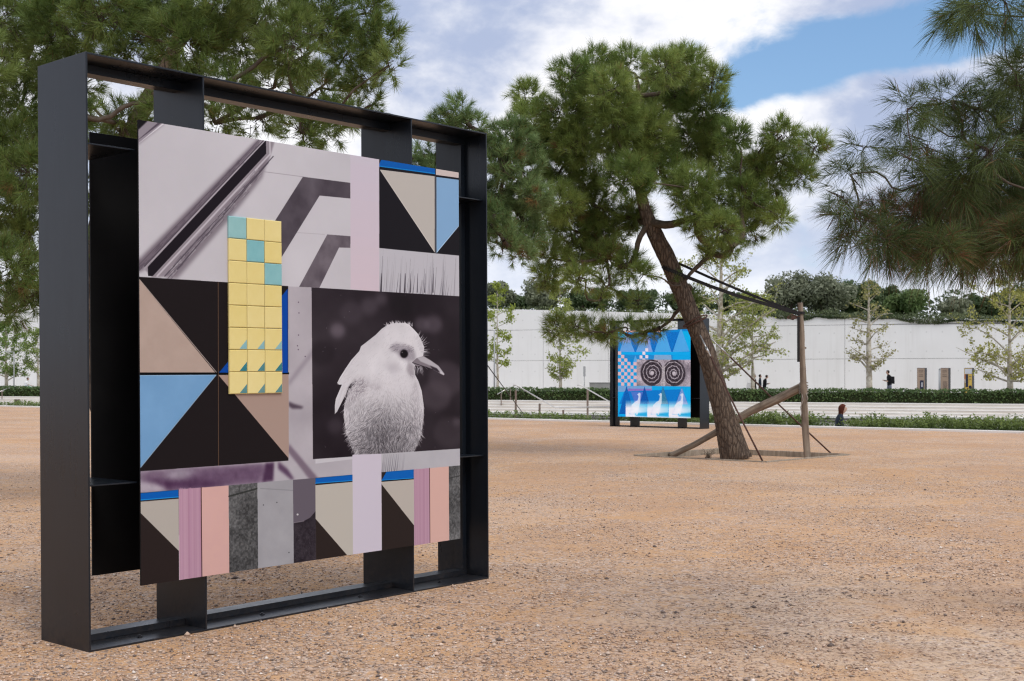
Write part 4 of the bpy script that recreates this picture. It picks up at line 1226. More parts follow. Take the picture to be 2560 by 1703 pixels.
    for k in range(60):                                         # ragged outline of crest, nape and brow
        t = p.r.random()
        for seg in (((700,300),(560,410),2.3),((540,460),(330,770),2.2),((820,200),(700,300),2.4),((390,760),(300,1060),1.9)):
            (xa, ya), (xb, yb), an = seg
            x, y = xa + (xb-xa)*t, ya + (yb-ya)*t; L_ = p.r.uniform(12, 34); an += p.r.normal(0, .15)
            p.line(*BZ((x+8, y-2), (x + 8 + L_*math.cos(an), y + L_*math.sin(an))), .9, (203,200,206), .8)
    for k in range(70):                                         # shaggy crest
        t = p.r.random(); x, y = 800 + 260*t, 208 - 26*math.sin(t*3.14) + p.r.normal(0, 4); an = -2.3 + .9*t + p.r.normal(0, .2)
        L_ = p.r.uniform(10, 34); p.line(*BZ((x, y), (x + L_*math.cos(an), y + L_*math.sin(an))), 1.0, (212,209,215), .85)
    for k in range(46):
        t = k/45; an = -1.35 + 1.45*t + p.r.normal(0, .08)
        x, y = 1100 + 50*t + p.r.normal(0, 10), 330 + 150*t + p.r.normal(0, 12); L_ = p.r.uniform(30, 95)
        p.line(*BZ((x, y), (x + L_*math.cos(an), y + L_*math.sin(an))), 1.0, (205,202,208), .9)
    for k in range(34):
        x = p.r.uniform(1060, 1170); y = 600 + p.r.uniform(0, 30); an = 1.35 + p.r.normal(0, .2)
        p.line(*BZ((x, y), (x + 70*math.cos(an), y + p.r.uniform(40, 85)*math.sin(an))), .8, (190,186,193) if p.r.random() < .7 else (90,82,90), .8)
    for k in range(60):
        x, y = p.r.uniform(840, 1080), p.r.uniform(390, 470); an = 2.6 + p.r.normal(0, .3)
        p.line(*BZ((x, y), (x + 40*math.cos(an), y + 30*math.sin(an))), .7, (110,102,112), .45)
    p.poly(BZ((1100,528),(1170,508),(1240,550),(1310,600),(1350,650),(1374,682),(1368,696),(1332,680),(1272,648),(1195,612),(1095,606),(1055,570)), (134,126,133), 0)
    p.poly(BZ((1105,525),(1168,509),(1240,552),(1315,604),(1352,655),(1372,684),(1340,672),(1290,625),(1210,590),(1140,560)), (184,180,186), 1)
    p.poly(BZ((1230,600),(1300,628),(1325,662),(1310,666),(1260,640)), (62,54,62), 1); p.poly(BZ((1335,655),(1374,684),(1366,694),(1330,676)), (206,202,208), 1)
    p.line(*BZ((1060,572),(1260,640)), 1.0, (40,34,40), .9, False)
    p.disc(BZ((978,485))[0], 11.2, (104,96,106), 2, .8); p.disc(BZ((978,485))[0], 9.4, (30,25,30), 1, 1.0, 10.2); p.disc(BZ((960,472))[0], 1.7, (120,114,122), 0, .8)
    # --- lower row
    p.fill(p.mask(A6((690,190),(917,172),(922,960),(690,975))), (205,196,210))
    m = p.mask(A6((917,172),(1560,130),(1560,272),(917,320))); p.fill(m, (184,182,188)); p.grain(m, .02, 60, 4)
    for k in range(22):
        x = 920 + k*8 + p.r.normal(0, 2); p.line(*A6((x, 318 - (x-917)*.07), (x + 16, 175)), p.r.uniform(.6, 1.3), (96,92,102), .7 if k < 16 else .3)
    p.poly(A5((775,293),(1052,270),(1053,925),(775,965)), (52,44,43))
    p.poly(A5((775,296),(1050,271),(1050,324),(775,348)), (0,100,182)); p.line(*A5((783,343),(1050,322)), 1.2, (40,150,220), .9, False)
    p.poly(A5((775,356),(1051,334),(1053,708),(775,428)), (182,176,168))
    m = p.poly(A5((1053,268),(1209,255),(1214,900),(1056,920)), (188,152,170))
    for k in range(40):
        x = p.r.uniform(1055, 1208); p.line(*A5((x, 262), (x+3, 915)), p.r.uniform(.6, 2.5), (196,160,180) if p.r.random() < .5 else (166,124,148), .25, False)
    m = p.poly(A5((1213,255),(1404,240),(1408,868),(1217,896)), (214,174,168)); p.grain(m, .012, 90, 3)
    p.line(*A5((1210,256),(1214,897)), 1.3, (70,40,42), 1, False)
    m = p.poly(A5((1404,240),(1608,222),(1612,836),(1408,868)), (92,92,93)); p.grain(m, .14, 70, 3); p.grain(m, .13, 5, 3)
    p.line(*A5((1406,318),(1608,262)), 2.2, (52,54,52), .8, False)
    m = p.poly(A5((1608,222),(1863,198),(1867,800),(1612,836)), (164,163,168)); p.grain(m, .03, 40, 5); p.line(*A5((1630,262),(1860,276)), 1.4, (140,140,145), .7, False)
    for q in ((1650,380),(1745,362),(1830,720)): p.disc(A5(q)[0], 1.5, (80,78,82))
    p.poly(A6((226,378),(402,362),(405,1008),(232,1038)), (108,101,111))
    m = p.poly(A6((232,716),(310,702),(360,675),(404,622),(405,1008),(232,1036)), (58,52,59)); p.grain(m, .06, 12, 3)
    for k in range(160):
        x, y = p.r.uniform(236, 400), p.r.uniform(740, 1015); an = p.r.uniform(0, 6.28)
        p.line(*A6((x, y), (x + 14*math.cos(an), y + 14*math.sin(an))), .5, (110,102,112), .4)
    p.line(*A6((232,716),(310,702)), 1, (150,142,150), .7, False); p.disc(A6((262,650))[0], 2.5, (200,198,202), 0)
    p.poly(A6((402,362),(691,337),(694,975),(405,1010)), (54,46,44))
    p.poly(A6((402,364),(691,338),(691,386),(402,408)), (0,100,182)); p.line(*A6((402,404),(691,383)), 1.1, (40,150,220), .9, False)
    p.poly(A6((402,420),(692,394),(694,972),(652,976),(402,684)), (190,184,176))
    p.poly(A6((917,318),(1171,296),(1173,900),(920,940)), (54,46,44))
    p.poly(A6((956,315),(1170,297),(1170,366),(918,384)), (0,104,186)); p.line(*A6((918,382),(1170,364)), 1.1, (40,150,220), .9, False); p.line(*A6((918,388),(1170,371)), 1.3, (20,16,18), 1, False)
    p.poly(A6((917,394),(1171,374),(1173,738),(918,412)), (188,181,173))
    p.fill(p.mask(A6((691,180),(917,172),(920,940),(695,975))), (206,198,211))
    p.poly(A6((1172,296),(1294,285),(1297,880),(1174,898)), (188,152,170))
    for k in range(26):
        x = p.r.uniform(1174, 1293); p.line(*A6((x, 295), (x+2, 890)), p.r.uniform(.6, 2.2), (198,164,182) if p.r.random() < .5 else (168,126,150), .25, False)
    p.poly(A6((1297,286),(1446,272),(1449,860),(1299,880)), (216,178,168)); p.line(*A6((1295,286),(1298,880)), 1.2, (70,40,42), 1, False)
    m = p.poly(A6((1446,272),(1560,262),(1560,842),(1449,860)), (102,102,103)); p.grain(m, .13, 60, 3); p.grain(m, .12, 5, 3)
    p.line(*A6((1449,365),(1540,345)), 1.6, (62,63,62), .8, False)
    return p

def paint_blue():
    q = Z(4.9, 1500, 780)
    C = [q((225, 250))[0], q((1110, 199))[0], q((1110, 1309))[0], q((225, 1293))[0]]
    p = Paint(560, C, 9)
    CY, DB, LB, LV, PK = (0,178,234), (10,140,214), (84,170,230), (160,164,218), (214,184,190)
    p.img[:] = np.array(CY)/255
    p.poly(q((225,200),(1110,190),(1110,232),(225,275)), (212,170,158)); 
    p.poly(q((280,270),(560,245),(740,250),(780,220),(1060,200),(1110,240),(1110,500),(225,520),(225,300)), DB)
    p.poly(q((225,262),(330,255),(330,320),(225,325)), CY)
    p.poly(q((1010,230),(1110,225),(1110,480),(1095,470)), CY)
    for t in (((245,502),(320,255),(430,500)),((440,505),(540,228),(650,498)),((662,500),(748,240),(800,236),(876,492)),((888,492),(985,205),(1000,205),(1098,478))):
        p.poly(q(*t), LB if t[0][0] > 600 else (108,166,224))
    p.poly(q((225,325),(628,310),(628,378),(225,388)), LV, 0, .65); p.poly(q((570,310),(628,310),(628,580),(570,580)), LV, 0, .5)
    for t in (((370,320),(492,318),(432,520)),((590,250),(735,248),(655,530)),((800,248),(962,240),(882,515))):
        m = p.poly(q(*t), (16,120,200)); p.grain(m, .08, 3, 2)
        for a, b in ((t[0], t[2]), (t[1], t[2])): p.line(*q(a, b), .8, (52,84,170), .8, False)
    p.poly(q((225,506),(1110,484),(1110,524),(225,536)), (0,172,236))
    p.poly(q((225,536),(1110,524),(1110,584),(225,590)), (40,140,206)); p.poly(q((665,530),(868,526),(876,584),(655,588)), (128,170,208)); p.poly(q((890,522),(1110,520),(1110,584),(890,584)), (0,168,232))
    p.poly(q((225,590),(455,590),(455,918),(225,918)), (20,140,212))
    p.poly(q((432,540),(330,915),(455,915),(455,590)), (90,170,228))
    tops = [497, 540, 583, 626, 669, 626]
    for ci in range(6):
        for ri in range(10):
            y = 497 + ri*42
            if y < tops[ci] - 4 or y > 900: continue
            x = 225 + ci*37.5
            c = PK if (ci + ri) % 2 == 0 else (30,160,222)
            p.poly(q((x, y), (x+37.5, y), (x+37.5, y+42), (x, y+42)), c)
    for (x, y) in ((555,450),(520,492),(555,535),(485,540),(520,578)): p.poly(q((x, y), (x+34, y), (x+34, y+40), (x, y+40)), (226,218,228))
    # the carved double volute
    ph = p.mask(q((450,590),(1110,582),(1110,915),(450,915)))
    p.fill(ph, (150,144,154)); p.grain(ph, .22, 60, 5)
    for (cx, cy, sg) in ((638,752,1),(905,752,-1)):
        m = p.mask([q((cx + 142*math.cos(k*.2), cy + 164*math.sin(k*.2)))[0] for k in range(32)], 2)*ph
        p.fill(m, (66,60,68))
        for turn, (w_, c_) in enumerate(((3.4,(120,112,122)),(1.5,(202,198,206)))):
            pts = []
            for k in range(150):
                a = k*.135; rr = 14 + 126*(k/150)**1.1 + 3*math.sin(k*1.3)
                pts.append(q((cx + sg*rr*math.cos(a), cy + rr*1.16*math.sin(a)))[0])
            for a, b in zip(pts[:-1], pts[1:]): p.line(a, b, w_, c_, .8, False)
        for k in range(90):
            a = p.r.uniform(0, 6.283); rr = p.r.uniform(25, 140); L_ = p.r.uniform(.06, .3)
            g = p.r.choice([40, 70, 120, 190])
            p.line(q((cx + rr*math.cos(a), cy + rr*math.sin(a)))[0], q((cx + rr*math.cos(a+L_), cy + rr*math.sin(a+L_)))[0], p.r.uniform(.6, 1.8), (g, g-4, g+2), .55)
        p.disc(q((cx, cy))[0], 4.6, (186,182,190), 0)
        for k in range(9):
            x = cx + sg*(120 + 8*k*.5); p.line(*q((x, 800), (x - sg*20, 912)), 1.6, (200,196,202) if k % 3 == 0 else (60,54,60), .7, False)
    p.poly(q((762,660),(790,660),(800,915),(745,915)), (176,172,178), 1); p.line(*q((772,665),(768,905)), 1.2, (90,84,92), .8, False)
    m = p.mask(q((450,590),(1110,582),(1110,640),(450,640)))*ph; p.grain(m, .2, 12, 3); p.grain(ph, .10, 6, 3)
    # lower field
    p.poly(q((225,918),(1110,915),(1110,1300),(225,1300)), (0,170,232))
    p.poly(q((225,918),(635,918),(635,988),(225,992)), (120,166,212)); p.poly(q((345,950),(635,950),(635,988),(345,990)), (150,106,184), 0, .75)
    p.poly(q((300,985),(980,950),(1000,1140),(240,1140)), (14,128,206))
    p.poly(q((380,990),(530,990),(560,1130),(430,1130)), (84,124,204))
    for (ax, ay, w_, h_, c) in ((328,918,90,345,(8,104,182)),(545,924,58,210,(10,96,176)),(770,922,66,215,(64,132,168)),(1002,928,76,210,(118,160,218))):
        m = p.poly(q((ax, ay), (ax+w_, ay+h_), (ax-w_, ay+h_)), c); p.grain(m, .06, 3, 2)
        for sgn in (-1, 1): p.line(*q((ax, ay), (ax+sgn*w_, ay+h_)), .8, (64,70,150), .8, False)
    for (x0, x1) in ((318,575),(578,838),(842,1112)):
        n = p.n; m = p.mask(q((x0,1095),(x1,1095),(x1,1312),(x0,1312)))
        yy = np.linspace(250, 1300, n)[:, None]
        xx = np.linspace(225, 1110, n)[None, :]
        fade = np.clip((yy-1085)/110, 0, 1) * np.clip(1.25 - (xx-x0)/(x1-x0)*.55, .45, 1)
        p.fill(m*fade, (236,240,248))
        sh = p.mask(q((x0+110,1255),(x1,1240),(x1,1290),(x0+120,1285)), 5); p.fill(sh, (20,168,226), .85)
        s = x0 - 318
        bird = [(452+s,1020),(470+s,1012),(472+s,1002),(488+s,1000),(496+s,1012),(494+s,1060),(492+s,1120),(478+s,1180),(462+s,1225),(464+s,1265),(446+s,1275),(440+s,1240),(400+s,1245),(362+s,1262),(372+s,1220),(392+s,1150),(430+s,1110),(462+s,1092),(472+s,1050),(468+s,1030)]
        p.poly(q(*bird), (246,248,253), 1, .72); 
        for (a, b) in (((380+s,1215),(440+s,1130)),((395+s,1225),(460+s,1140)),((480+s,1040),(478+s,1110))): p.line(*q(a, b), .9, (140,190,228), .8)
        p.line(*q((366+s,1258),(392+s,1170)), 1.5, (110,130,200), .7)
        p.line(*q((360+s,1262),(445+s,1262)), 1.4, (30,150,215), .8)
    p.poly(q((318,1292),(1110,1300),(1110,1312),(318,1312)), (232,238,246), 0, .8)
    p.grain(np.ones((p.n, p.n)), .02, 4, 2)
    return p

def uv_board(name, x0, x1, y0, y1, z0, z1, mats, parent):
    """a thin board with the print on its front (-y) face"""
    mb = MB(); mb.box(x0, x1, y0, y1, z0, z1)
    mb.m = [1]*6; mb.m[2] = 0
    o = mb.build(name, mats, parent)
    uv = o.data.uv_layers.new(name='UVMap')
    for li in o.data.polygons[2].loop_indices:
        v = o.data.vertices[o.data.loops[li].vertex_index].co
        uv.data[li].uv = ((v.x-x0)/(x1-x0), (v.z-z0)/(z1-z0))
    return o
def art_frame(name, label, mtx, mat_print):
    root = tag(empty(name), label, 'art panel', 'steel-framed art panels')
    root.matrix_world = mtx
    Wd, D, H = 2.97, .47, 3.0
    def part(nm, boxes, mat=M['steel'], bevel=.0015):
        mb = MB()
        for b in boxes: mb.box(*b)
        return mb.build(nm, mat, root, bevel=bevel)
    part('side_plate', [(0, .01, 0, D, 0, H)]); part('side_plate', [(Wd-.01, Wd, 0, D, 0, H)])
    part('top_plate', [(.0105, Wd-.0105, .001, D-.001, H-.011, H-.001)])
    base = part('base_plate', [(.0105, Wd-.0105, .001, D-.001, .001, .011)])
    part('inner_tube', [(.0105, Wd-.0105, .195, .275, .0115, .046)]); part('inner_tube', [(.0105, Wd-.0105, .195, .275, H-.057, H-.0115)])
    part('inner_tube', [(.0105, .046, .197, .273, .0465, H-.0575)]); part('inner_tube', [(Wd-.046, Wd-.0105, .197, .273, .0465, H-.0575)])
    for x in (.70, 2.265):
        part('upright_fin', [(x-.005, x+.005, .002, D-.002, .0115, H-.0115)])
    for x0, x1 in ((.0105, .30), (2.672, Wd-.0105)):
        for z in (2.55, .83):
            part('bracket', [(x0, x1, .035, D-.005, z-.004, z+.004)])
    for x in (.35, 1.15, 1.9, 2.6):                       # anchor bolts in the base plate
        mb = MB(); mb.tube([(x, .1, .0115), (x, .1, .0165)], .016, 6); mb.tube([(x, .1, .0165), (x, .1, .022)], .007, 8)
        mb.build('bolt', M['steel'], base)
    front = uv_board('print_board', .29, 2.68, -.012, -.001, .30, 2.70, [mat_print, M['board_black']], root)
    part('back_board', [(.30, 2.67, D+.001, D+.012, .30, 2.70)], M['board_black'])
    return root, front
def plane_matrix(o, u, d):
    u = Vector(u).normalized(); d = Vector(d); d = (d - u*d.dot(u)).normalized(); w = u.cross(d)
    return Matrix(((u.x, d.x, w.x, o[0]), (u.y, d.y, w.y, o[1]), (u.z, d.z, w.z, o[2]), (0, 0, 0, 1)))
PRINT_GAIN = .92
p1 = paint_front()
m1 = p1.material('collage_print', .5, .10, PRINT_GAIN)
panel, board = art_frame('art_panel', 'tall black steel frame holding a collage print with a white bird and yellow tiles',
                         plane_matrix((-2.11, 6.39, 0), (.658, .753, .0069), (-.753, .658, 0)), m1)
m2 = paint_blue().material('blue_print', .5, .10, 1.45)
art_frame('art_panel', 'distant black steel frame holding a bright blue print with two spirals, behind the leaning pine',
          plane_matrix((2.769, 36.216, -.012), (.764, -.645, 0), (.645, .764, 0)), m2)

# ---- glazed tiles stuck to the collage
def glaze(name, c, c2):
    m = MatB(name, .12, .5)
    v = m.co('Object'); oi = m.n.new('ShaderNodeObjectInfo')
    n = m.noise(v, 16, 3, .5)
    col = m.mix(m.mr(n, .35, .7, 0, .5), c, c2)
    col = m.mix(m.math('MULTIPLY', oi.outputs['Random'], .16), col, (.9, .85, .6, 1))
    m.color(col); m.bump(n, .15, .006)
    return m.mat
T_Y = glaze('yellow_glaze', srgb(222, 205, 132), srgb(216, 196, 116))
T_B = glaze('aqua_glaze', srgb(128, 184, 190), srgb(108, 170, 180))
T_T = glaze('teal_glaze', srgb(14, 118, 128), srgb(4, 104, 116))
T_L = glaze('pale_aqua_glaze', srgb(126, 176, 182), srgb(112, 166, 176))
Hq = homography(P1C, [(0, 0), (1, 0), (1, 1), (0, 1)])
def on_board(x, y):
    a = Hq @ np.array([x, y, 1.0]); a /= a[2]
    return .29 + 2.39*a[0], 2.70 - 2.40*a[1]
xl = (on_board(570, 540)[0] + on_board(572, 985.6)[0])/2; xr = (on_board(702, 552.7)[0] + on_board(703.8, 983.7)[0])/2
zt_ = (on_board(570, 540)[1] + on_board(702, 552.7)[1])/2; zb_ = (on_board(572, 985.6)[1] + on_board(703.8, 983.7)[1])/2
strip_o = empty('tile_strip'); strip_o.parent = panel; strip_o.location = (xl, -.012, zt_)
cw, ch = (xr-xl)/3, (zt_-zb_)/8
gap_ = .0022
def tile_mesh(tri):
    w, h = cw-gap_, ch-gap_; b = .004; t = .013
    mb = MB()
    # front face slightly cushioned
    fr = [(b, -t, -b), (w-b, -t, -b), (w-b, -t, -h+b), (b, -t, -h+b)]
    out = [(0, -t+b*.8, 0), (w, -t+b*.8, 0), (w, -t+b*.8, -h), (0, -t+b*.8, -h)]
    bk = [(0, 0, 0), (w, 0, 0), (w, 0, -h), (0, 0, -h)]
    if tri:
        p1_, p2_ = (w-b, -t, -h*.54), (w*.55, -t, -h+b)
        mb.add(fr + [p1_, p2_], [(5, 3, 0, 1, 4)], 0); mb.add([p1_, (w-b, -t, -h+b), p2_], [(0, 2, 1)], 1)
    else:
        mb.add(fr, [(3, 0, 1, 2)], 0)
    for i in range(4):
        j = (i+1) % 4
        mb.add([fr[i], fr[j], out[j], out[i]], [(0, 3, 2, 1)], 0); mb.add([out[i], out[j], bk[j], bk[i]], [(0, 3, 2, 1)], 0)
    return mb
protos = {}
for row in range(8):
    for c_ in range(3):
        kind = 'b' if row == c_ else ('l' if row == 5 else ('t' if row > 5 else 'y'))
        if kind not in protos:
            mats = {'b': [T_B], 'y': [T_Y], 'l': [T_Y, T_L], 't': [T_Y, T_T]}[kind]
            protos[kind] = tile_mesh(kind in 'lt').build('tile', mats, strip_o)
            o = protos[kind]
        else:
            o = protos[kind].copy(); COL.objects.link(o)
        o.parent = strip_o
        o.location = (c_*cw + gap_/2, -.0004, -row*ch - gap_/2)
        o.rotation_euler = (random.uniform(-.006, .006), 0, random.uniform(-.006, .006))
# ================================================================== props of the leaning pine
def log_obj(name, a, b, ra, rb, mat, label, cat, seed, bend=.02):
    """a rough round timber from a to b, its grain along its own z axis"""
    a, b = Vector(a), Vector(b); L_ = (b-a).length
    o_ = tag(empty(name), label, cat)
    q = (b-a).to_track_quat('Z', 'Y')
    o_.matrix_world = Matrix.Translation(a) @ q.to_matrix().to_4x4()
    r = np.random.default_rng(seed)
    pts = [(0, 0, 0)] + [(r.normal(0, bend), r.normal(0, bend), L_*k/5) for k in range(1, 5)] + [(0, 0, L_)]
    mb = trunk_mesh(pts, [ra, ra*.97, (ra+rb)/2, rb*1.05, rb], 40, 16, seed, .10)
    # split ends and a long crack
    mb.build('timber', mat, o_, smooth=True)
    mk = MB()
    for k in range(5):
        z = r.uniform(.15, .9)*L_; an = r.uniform(0, 6.28); rr = ra + (rb-ra)*z/L_
        c = Vector((math.cos(an)*rr*.97, math.sin(an)*rr*.97, z))
        mk.tube([c, c + Vector((math.cos(an), math.sin(an), .2))*.02], [.022, .012], 7)
    mk.build('knots', mat, o_, smooth=True)['kind'] = 'stuff'
    return o_
post_a, post_b = W(2019, 1146, 22.1) + Vector((0, 0, -.1)), W(2001, 757, 22.1)
log_obj('wooden_post', post_a, post_b, .059, .046, M['wood'], 'upright weathered wooden post that anchors the black straps', 'post', 301, .006)
log_obj('log_brace', W(1676, 1141, 23.2), W(2014, 962, 22.28), .056, .075, M['wood'], 'slanting weathered log passing behind the leaning trunk to the wooden post', 'log', 302)
# rope lashing
mb = MB()
pc_ = W(2012, 972, 22.15)
pts = []
for k in range(110):
    a = k*.26; f = k/109
    pts.append(pc_ + Vector((.072*math.cos(a) - .015, .072*math.sin(a)*1.3 + .02, .10 - .19*f + .022*math.sin(a))))
mb.tube(pts, .009, 5)
mb.tube([pc_ + Vector((-.06, -.07, -.10)), pc_ + Vector((-.05, -.09, -.2)), pc_ + Vector((-.09, -.08, -.32)), pc_ + Vector((-.07, -.08, -.42)), pc_ + Vector((-.10, -.08, -.52))], .008, 5)
mb.tube([pc_ + Vector((.0, -.09, -.08)), pc_ + Vector((.03, -.1, -.16)), pc_ + Vector((.0, -.1, -.24))], .008, 5)
tag(mb.build('rope_lashing', M['rope'], smooth=True), 'grey rope lashing the slanting log to the wooden post', 'rope')
# webbing strap round the trunk and back to the post
def ribbon(mb, pts, w, t=.004):
    pts = [Vector(p) for p in pts]
    for i in range(len(pts)-1):
        a, b = pts[i], pts[i+1]; d = (b-a).normalized()
        side = Vector((0, 0, 1)); side = (side - d*side.dot(d))
        side = side.normalized() if side.length > .05 else Vector((0, 1, 0))
        nn = d.cross(side)
        s_, n_ = side*w/2, nn*t/2
        mb.add([a-s_-n_, a+s_-n_, a+s_+n_, a-s_+n_, b-s_-n_, b+s_-n_, b+s_+n_, b-s_+n_], [(0,1,2,3),(7,6,5,4),(0,4,5,1),(1,5,6,2),(2,6,7,3),(3,7,4,0)])
mb = MB()
tcn = W(1680, 668, PY); rt = .185
ptop = W(2003, 783, 22.1)
wrap = []
for k in range(13):
    a = math.radians(-62 - k*22)
    wrap.append(tcn + Vector((rt*math.cos(a), rt*math.sin(a), -.125 + .19*min(1, k/7))))
ribbon(mb, [ptop + Vector((-.03, -.06, -.02))] + [ptop.lerp(wrap[0], f) + Vector((0, -.06*(1-f), -.06*math.sin(f*3.14))) for f in (.25, .5, .75)] + [wrap[0]], .06)
ribbon(mb, wrap, .06)
ribbon(mb, [wrap[-1]] + [wrap[-1].lerp(ptop + Vector((-.04, .05, .01)), f) + Vector((0, 0, -.03*math.sin(f*3.14))) for f in (.25, .5, .75)] + [ptop + Vector((-.04, .05, .01))], .045)
loop = [ptop + Vector((.062*math.cos(a), .062*math.sin(a), 0)) for a in np.linspace(0, 6.283, 13)]
ribbon(mb, loop, .05)
strap = mb.build('strap', M['strap']); tag(strap, 'black webbing strap tying the leaning trunk to the wooden post', 'strap')
mb = MB(); ribbon(mb, [W(1995, 800, 22.0), W(1996, 850, 22.0), W(1998, 904, 22.0)], .001)
mb = MB(); a, b = W(1996, 792, 21.98), W(1998, 905, 21.98)
mb.box(a.x-.022, a.x+.022, 21.975, 21.98, b.z, a.z)
mb.build('strap_tail', M['strap'], strap)
mb = MB(); c = W(1982, 795, 22.02)
mb.tube([c + Vector((-.10, 0, -.0)), c + Vector((-.02, 0, .06)), c + Vector((.12, 0, .0))], .012, 6); mb.tube([c + Vector((-.10, 0, .0)), c + Vector((.0, 0, -.03)), c + Vector((.1, 0, .02))], .010, 6)
mb.box(c.x-.03, c.x+.04, c.y-.02, c.y+.02, c.z-.02, c.z+.03)
mb.build('ratchet_buckle', M['rust'], strap)
# guy cables
def cable(a, b, label, top_steel=.18):
    a, b = Vector(a), Vector(b)
    o_ = tag(empty('guy_cable', tuple(b)), label, 'cable', 'rusty guy cables of the leaning pine')
    a = a - b; b = Vector((0, 0, 0))
    m_ = a.lerp(b, top_steel)
    mb = MB(); mb.tube([m_, m_.lerp(b, .5) + Vector((0, 0, -.02)), b], .015, 7); mb.build('cable', M['rust'], o_, smooth=True)
    mb = MB(); mb.tube([a, m_], .011, 6); mb.tube([a.lerp(m_, .55), a.lerp(m_, .8)], .02, 8); mb.build('turnbuckle', M['galv'], o_, smooth=True)
M['galv'] = MatB('galvanised_steel', .4, .5, .9).color((.55, .56, .57, 1)).mat
cable(W(1750, 838, 22.3), G(1907, 1154), 'rusty guy cable from the leaning trunk down to the front of the pit')
cable(W(1768, 838, 22.72), W(2084, 1140, 23.3), 'rusty guy cable passing behind the slanting log and the wooden post')
mb = MB(); c = W(1738, 806, PY)
for j in range(2):
    mb.tube([c + Vector(((.195+.012*j)*math.cos(a), (.195+.012*j)*math.sin(a), .09*math.cos(a) + .02*j - .05*j*math.sin(a))) for a in np.linspace(0, 6.283, 25)], .014, 6, cap=False)
tag(mb.build('cable_collar', M['rust'], smooth=True), 'rusty cable collar looped around the leaning trunk', 'cable')
# guy wire of the hidden pine
mb = MB(); mb.tube([W(1128, 790, 21.0), W(1240, 943, 30), W(1309, 1036, 43.6)], .012, 5)
tag(mb.build('guy_wire', M['strap'], smooth=True), 'thin dark guy wire running down to the shrubs right of the tall panel', 'cable')
# dry weed in the pit
mb = MB(); c = W(1770, 1142, 22.3)
for k in range(26):
    a = random.uniform(0, 6.28); L_ = random.uniform(.06, .2)
    e = c + Vector((math.cos(a)*L_, math.sin(a)*L_, random.uniform(.03, .16)))
    mb.tube([c + Vector((random.uniform(-.05, .05), random.uniform(-.05, .05), -.03)), c.lerp(e, .5) + Vector((0, 0, .03)), e], [.004, .003, .002], 3)
tag(mb.build('dry_weed', M['twig']), 'small dry weed in the pit beside the leaning trunk', 'plant')

# ================================================================== handrails
M['bronze'] = mottled('brown_steel', (.17, .125, .10, 1), (.22, .165, .135, 1), 6, .5, .4)
M['inox'] = MatB('brushed_steel', .3, .5, .9).color((.62, .60, .58, 1)).mat
def handrail(label, rail, posts, rr=.022, pw=.035):
    base = W(*posts[0][:2], posts[0][3]); base.z = 0
    o_ = tag(empty('handrail', tuple(base)), label, 'handrail', 'canal stair handrails')
    mb = MB(); mb.tube([W(x, y, Y_) - base for x, y, Y_ in rail], rr, 8); mb.build('rail', M['inox'], o_, smooth=True)
    for (x, yt, yb, Y_) in posts:
        a, b = W(x, yt, Y_) - base, W(x, yb, Y_) - base
        mb = MB(); mb.box(a.x-pw, a.x+pw, a.y-pw, a.y+pw, b.z, a.z); mb.build('post', M['bronze'], o_, bevel=.005)
        # bracket from post to rail
        pr = min(((W(*rail[i]) - base).lerp(W(*rail[i+1]) - base, f) for i in range(len(rail)-1) for f in np.linspace(0, 1, 12)), key=lambda q: (q-a).length + abs(q.x-a.x-.15))
        mb = MB(); mb.tube([a + Vector((0, 0, -.08)), a.lerp(pr, .5) + Vector((0, 0, -.02)), pr], .009, 5); mb.build('bracket', M['inox'], o_, smooth=True)
handrail('steel handrail on three brown posts just behind the kerb, left of the blue panel', [(1283, 963, 43.5), (1290, 963, 43.5), (1387, 1019, 44.4), (1530, 1017, 46)], [(1289.5, 976, 1060, 43.55), (1349, 1009, 1062, 44.1), (1408, 1025, 1064, 44.7)])
handrail('steel handrail with a single tall brown post next to the blue panel frame', [(1443, 963, 46), (1451, 963, 46), (1528, 1007, 46.8), (1570, 1031, 47.2)], [(1469, 975, 1052, 46.2)])
D1 = FBp(1252, -1.0).y
handrail('small steel handrail on the far stone steps, right of the tall panel frame', [(1243, 986, D1), (1262, 975, D1), (1276, 970, D1+1)], [(1253, 984, 1014, D1), (1276, 974, 1001, D1+1)], .025, .03)
D2 = FBp(10, -1.0).y
handrail('small steel handrail on the far stone steps at the left edge', [(-14, 985, D2), (17, 972, D2+.5)], [(5, 978, 998, D2)], .03, .03)
mb = MB(); p = FBp(43, -2.35, -.9); mb.box(p.x-.14, p.x+.14, p.y-.1, p.y+.1, -.95, zat(1000, p)); mb.box(p.x-.17, p.x+.17, p.y-.13, p.y+.13, zat(1000, p), zat(1000, p)+.05)
tag(mb.build('bollard', M['bronze']), 'short brown bollard by the canal edge at far left', 'bollard')

